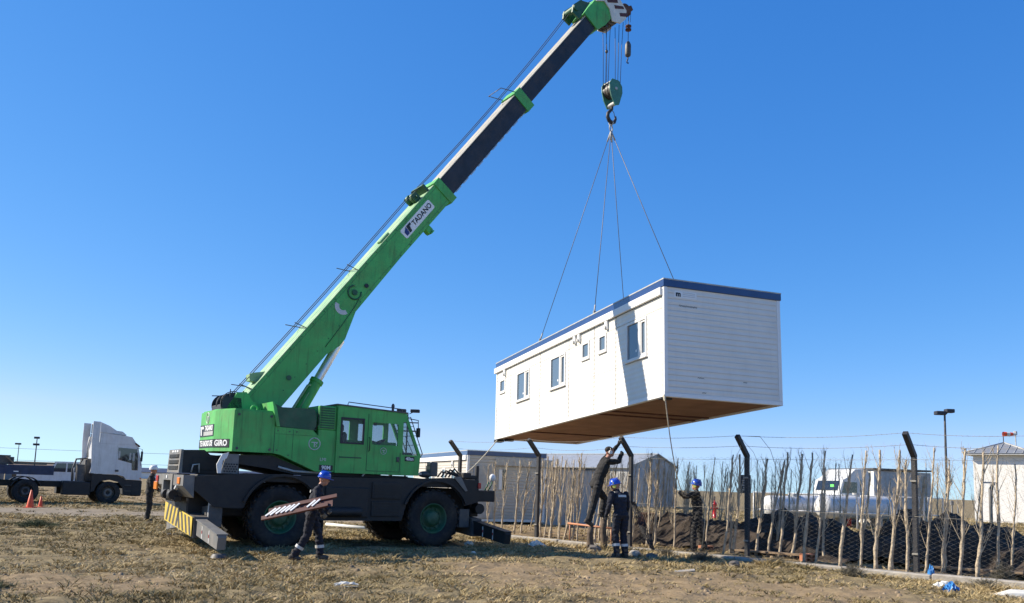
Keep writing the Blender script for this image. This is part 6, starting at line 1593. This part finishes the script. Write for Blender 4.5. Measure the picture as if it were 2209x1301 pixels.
part('hi_vis_sheet', m_hivis, t2, lambda mb: mb.box(1.20, 1.24, .3, .6, 1.9, 2.2)); part('chassis', m_black, t2, lambda mb: mb.box(-4.5, 1.2, -1.0, 1.0, .4, .9, .02))
for x in (.5, -3.4):
    for y in (-1.05, 1.05): tyre_wheel(t2, x, y, .5, .5, .3, m_dkgrey, 18)
# white hip-roofed building ---------------------------------------------------
hb = thing('white_building', 'white hip roofed control building at the right edge', 'building')
hb.matrix_world = Matrix.Translation((38.1, 63.2, 0)) @ Matrix.Rotation(R(140), 4, 'Z')
# local x: along the sunlit face towards the left; local -y... second face runs to the right
BLX, BLY, BH = 3.6, 7.0, 5.0
def hwall(mb):
    wall_grid(mb, 0, BLX, -.2, BH, -.2, 0, [])
part('sunlit_wall', m_plaster, hb, lambda mb: mb.box(0, BLX, -.2, 0, -.2, BH))
part('front_wall', m_plaster, hb, lambda mb: wall_grid(mb, -BLY, -.201, -.2, BH, 0, .2, [(-3.4, -.9, 2.2, 4.6)], lambda a, b, d: (d, a, b)))
part('window', m_glass, hb, lambda mb: mb.box(.08, .11, -3.4, -.9, 2.2, 4.6)); part('window_frame', m_ltgrey, hb, lambda mb: wall_grid(mb, -3.45, -.85, 2.15, 4.65, -.05, .075, [(-3.3, -1.0, 2.3, 4.5)], lambda a, b, d: (d, a, b)))
part('rear_wall', m_plaster, hb, lambda mb: (mb.box(BLX - .2, BLX, -BLY, -.201, -.2, BH), mb.box(.201, BLX - .201, -BLY, -BLY + .2, -.2, BH)))
part('eave', m_ltgrey, hb, lambda mb: mb.box(-.55, BLX + .55, -BLY - .55, .55, BH + .001, BH + .12))
ap = (BLX / 2, -1.9, BH + 1.05); ap2 = (BLX / 2, -BLY + 1.9, BH + 1.05); e0 = BH + .125; a0, a1, b0, b1 = -.6, BLX + .6, -BLY - .6, .6
part('hip_roof', m_roofz, hb, lambda mb: mb.add([(a0, b1, e0), (a1, b1, e0), (a1, b0, e0), (a0, b0, e0), ap, ap2], [(0, 1, 4), (1, 2, 5, 4), (2, 3, 5), (3, 0, 4, 5), (0, 1, 2, 3)]))
part('ridge_cap', m_ltgrey, hb, lambda mb: [mb.tube([p, q], .06, 5) for p, q in (((a0, b1, e0 + .03), ap), ((a1, b1, e0 + .03), ap), ((a0, b0, e0 + .03), ap2), ((a1, b0, e0 + .03), ap2), (ap, ap2))])
for k in range(9):
    t = (k + .5) / 9; x = a0 + (a1 - a0) * t; s = 1 - abs(2 * t - 1); part('roof_seam', m_ltgrey, hb, lambda mb: mb.tube([(x, b1, e0 + .03), (x, b1 + (ap[1] - b1) * s, e0 + .03 + (ap[2] - e0) * s)], .025, 4))
part('wall_mark', m_dkgrey, hb, lambda mb: (mb.tube([(-.02, -.9, 1.75), (-.02, -1.1, .9), (-.02, -1.9, .9), (-.02, -2.0, .3)], .05, 5), mb.ball((-.02, -2.0, .75), (.03, .5, .5))))
part('antenna', m_ltgrey, hb, lambda mb: (mb.cyl((1.2, -3.0, BH + .8), (1.2, -3.0, BH + 1.9), .04), mb.box(1.1, 1.3, -3.2, -2.8, BH + 1.7, BH + 2.0, .03)))
ws = thing('windsock', 'red and white windsock on the roof of the white building', 'windsock', (38.0, 66.0, 6.2))
part('mast', m_dkgrey, ws, lambda mb: mb.cyl((0, 0, -.6), (0, 0, .7), .035, n=6))
for k in range(4):
    part('sock_band', m_cone if k % 2 == 0 else m_plasticw, ws, lambda mb: mb.lathe([(.19 - k * .022, k * .24), (.19 - (k + 1) * .022, (k + 1) * .24)], 14, (0, 0, .52), (1, -.05, .02)))
fp = thing('bent_post', 'pale cranked post standing in front of the white building', 'post', (25.4, 45.5, 0))
part('upright', m_grey, fp, lambda mb: mb.tube([(0, 0, -.1), (0, 0, 2.2), (.2, 0, 2.5)], .09, 8)); part('cap_bar', m_ltgrey, fp, lambda mb: mb.box(-.45, .3, -.04, .04, 2.5, 2.58))
# a few far posts on the plain
for i, (x, y) in enumerate([(38.5, 75), (52, 100), (31.5, 72)]):
    p_ = MB(); p_.box(-.06, .06, -.06, .06, -.1, 1.5, .01); p_.box(-.12, .12, -.1, .1, 1.1, 1.45, .02); o = p_.build('marker_post', m_fardark); o.location = (x, y, 0)
    tag(o, ['dark marker post on the plain left of the white building', 'farther small marker post on the plain', 'marker post beyond the floodlight pole'][i], 'post')
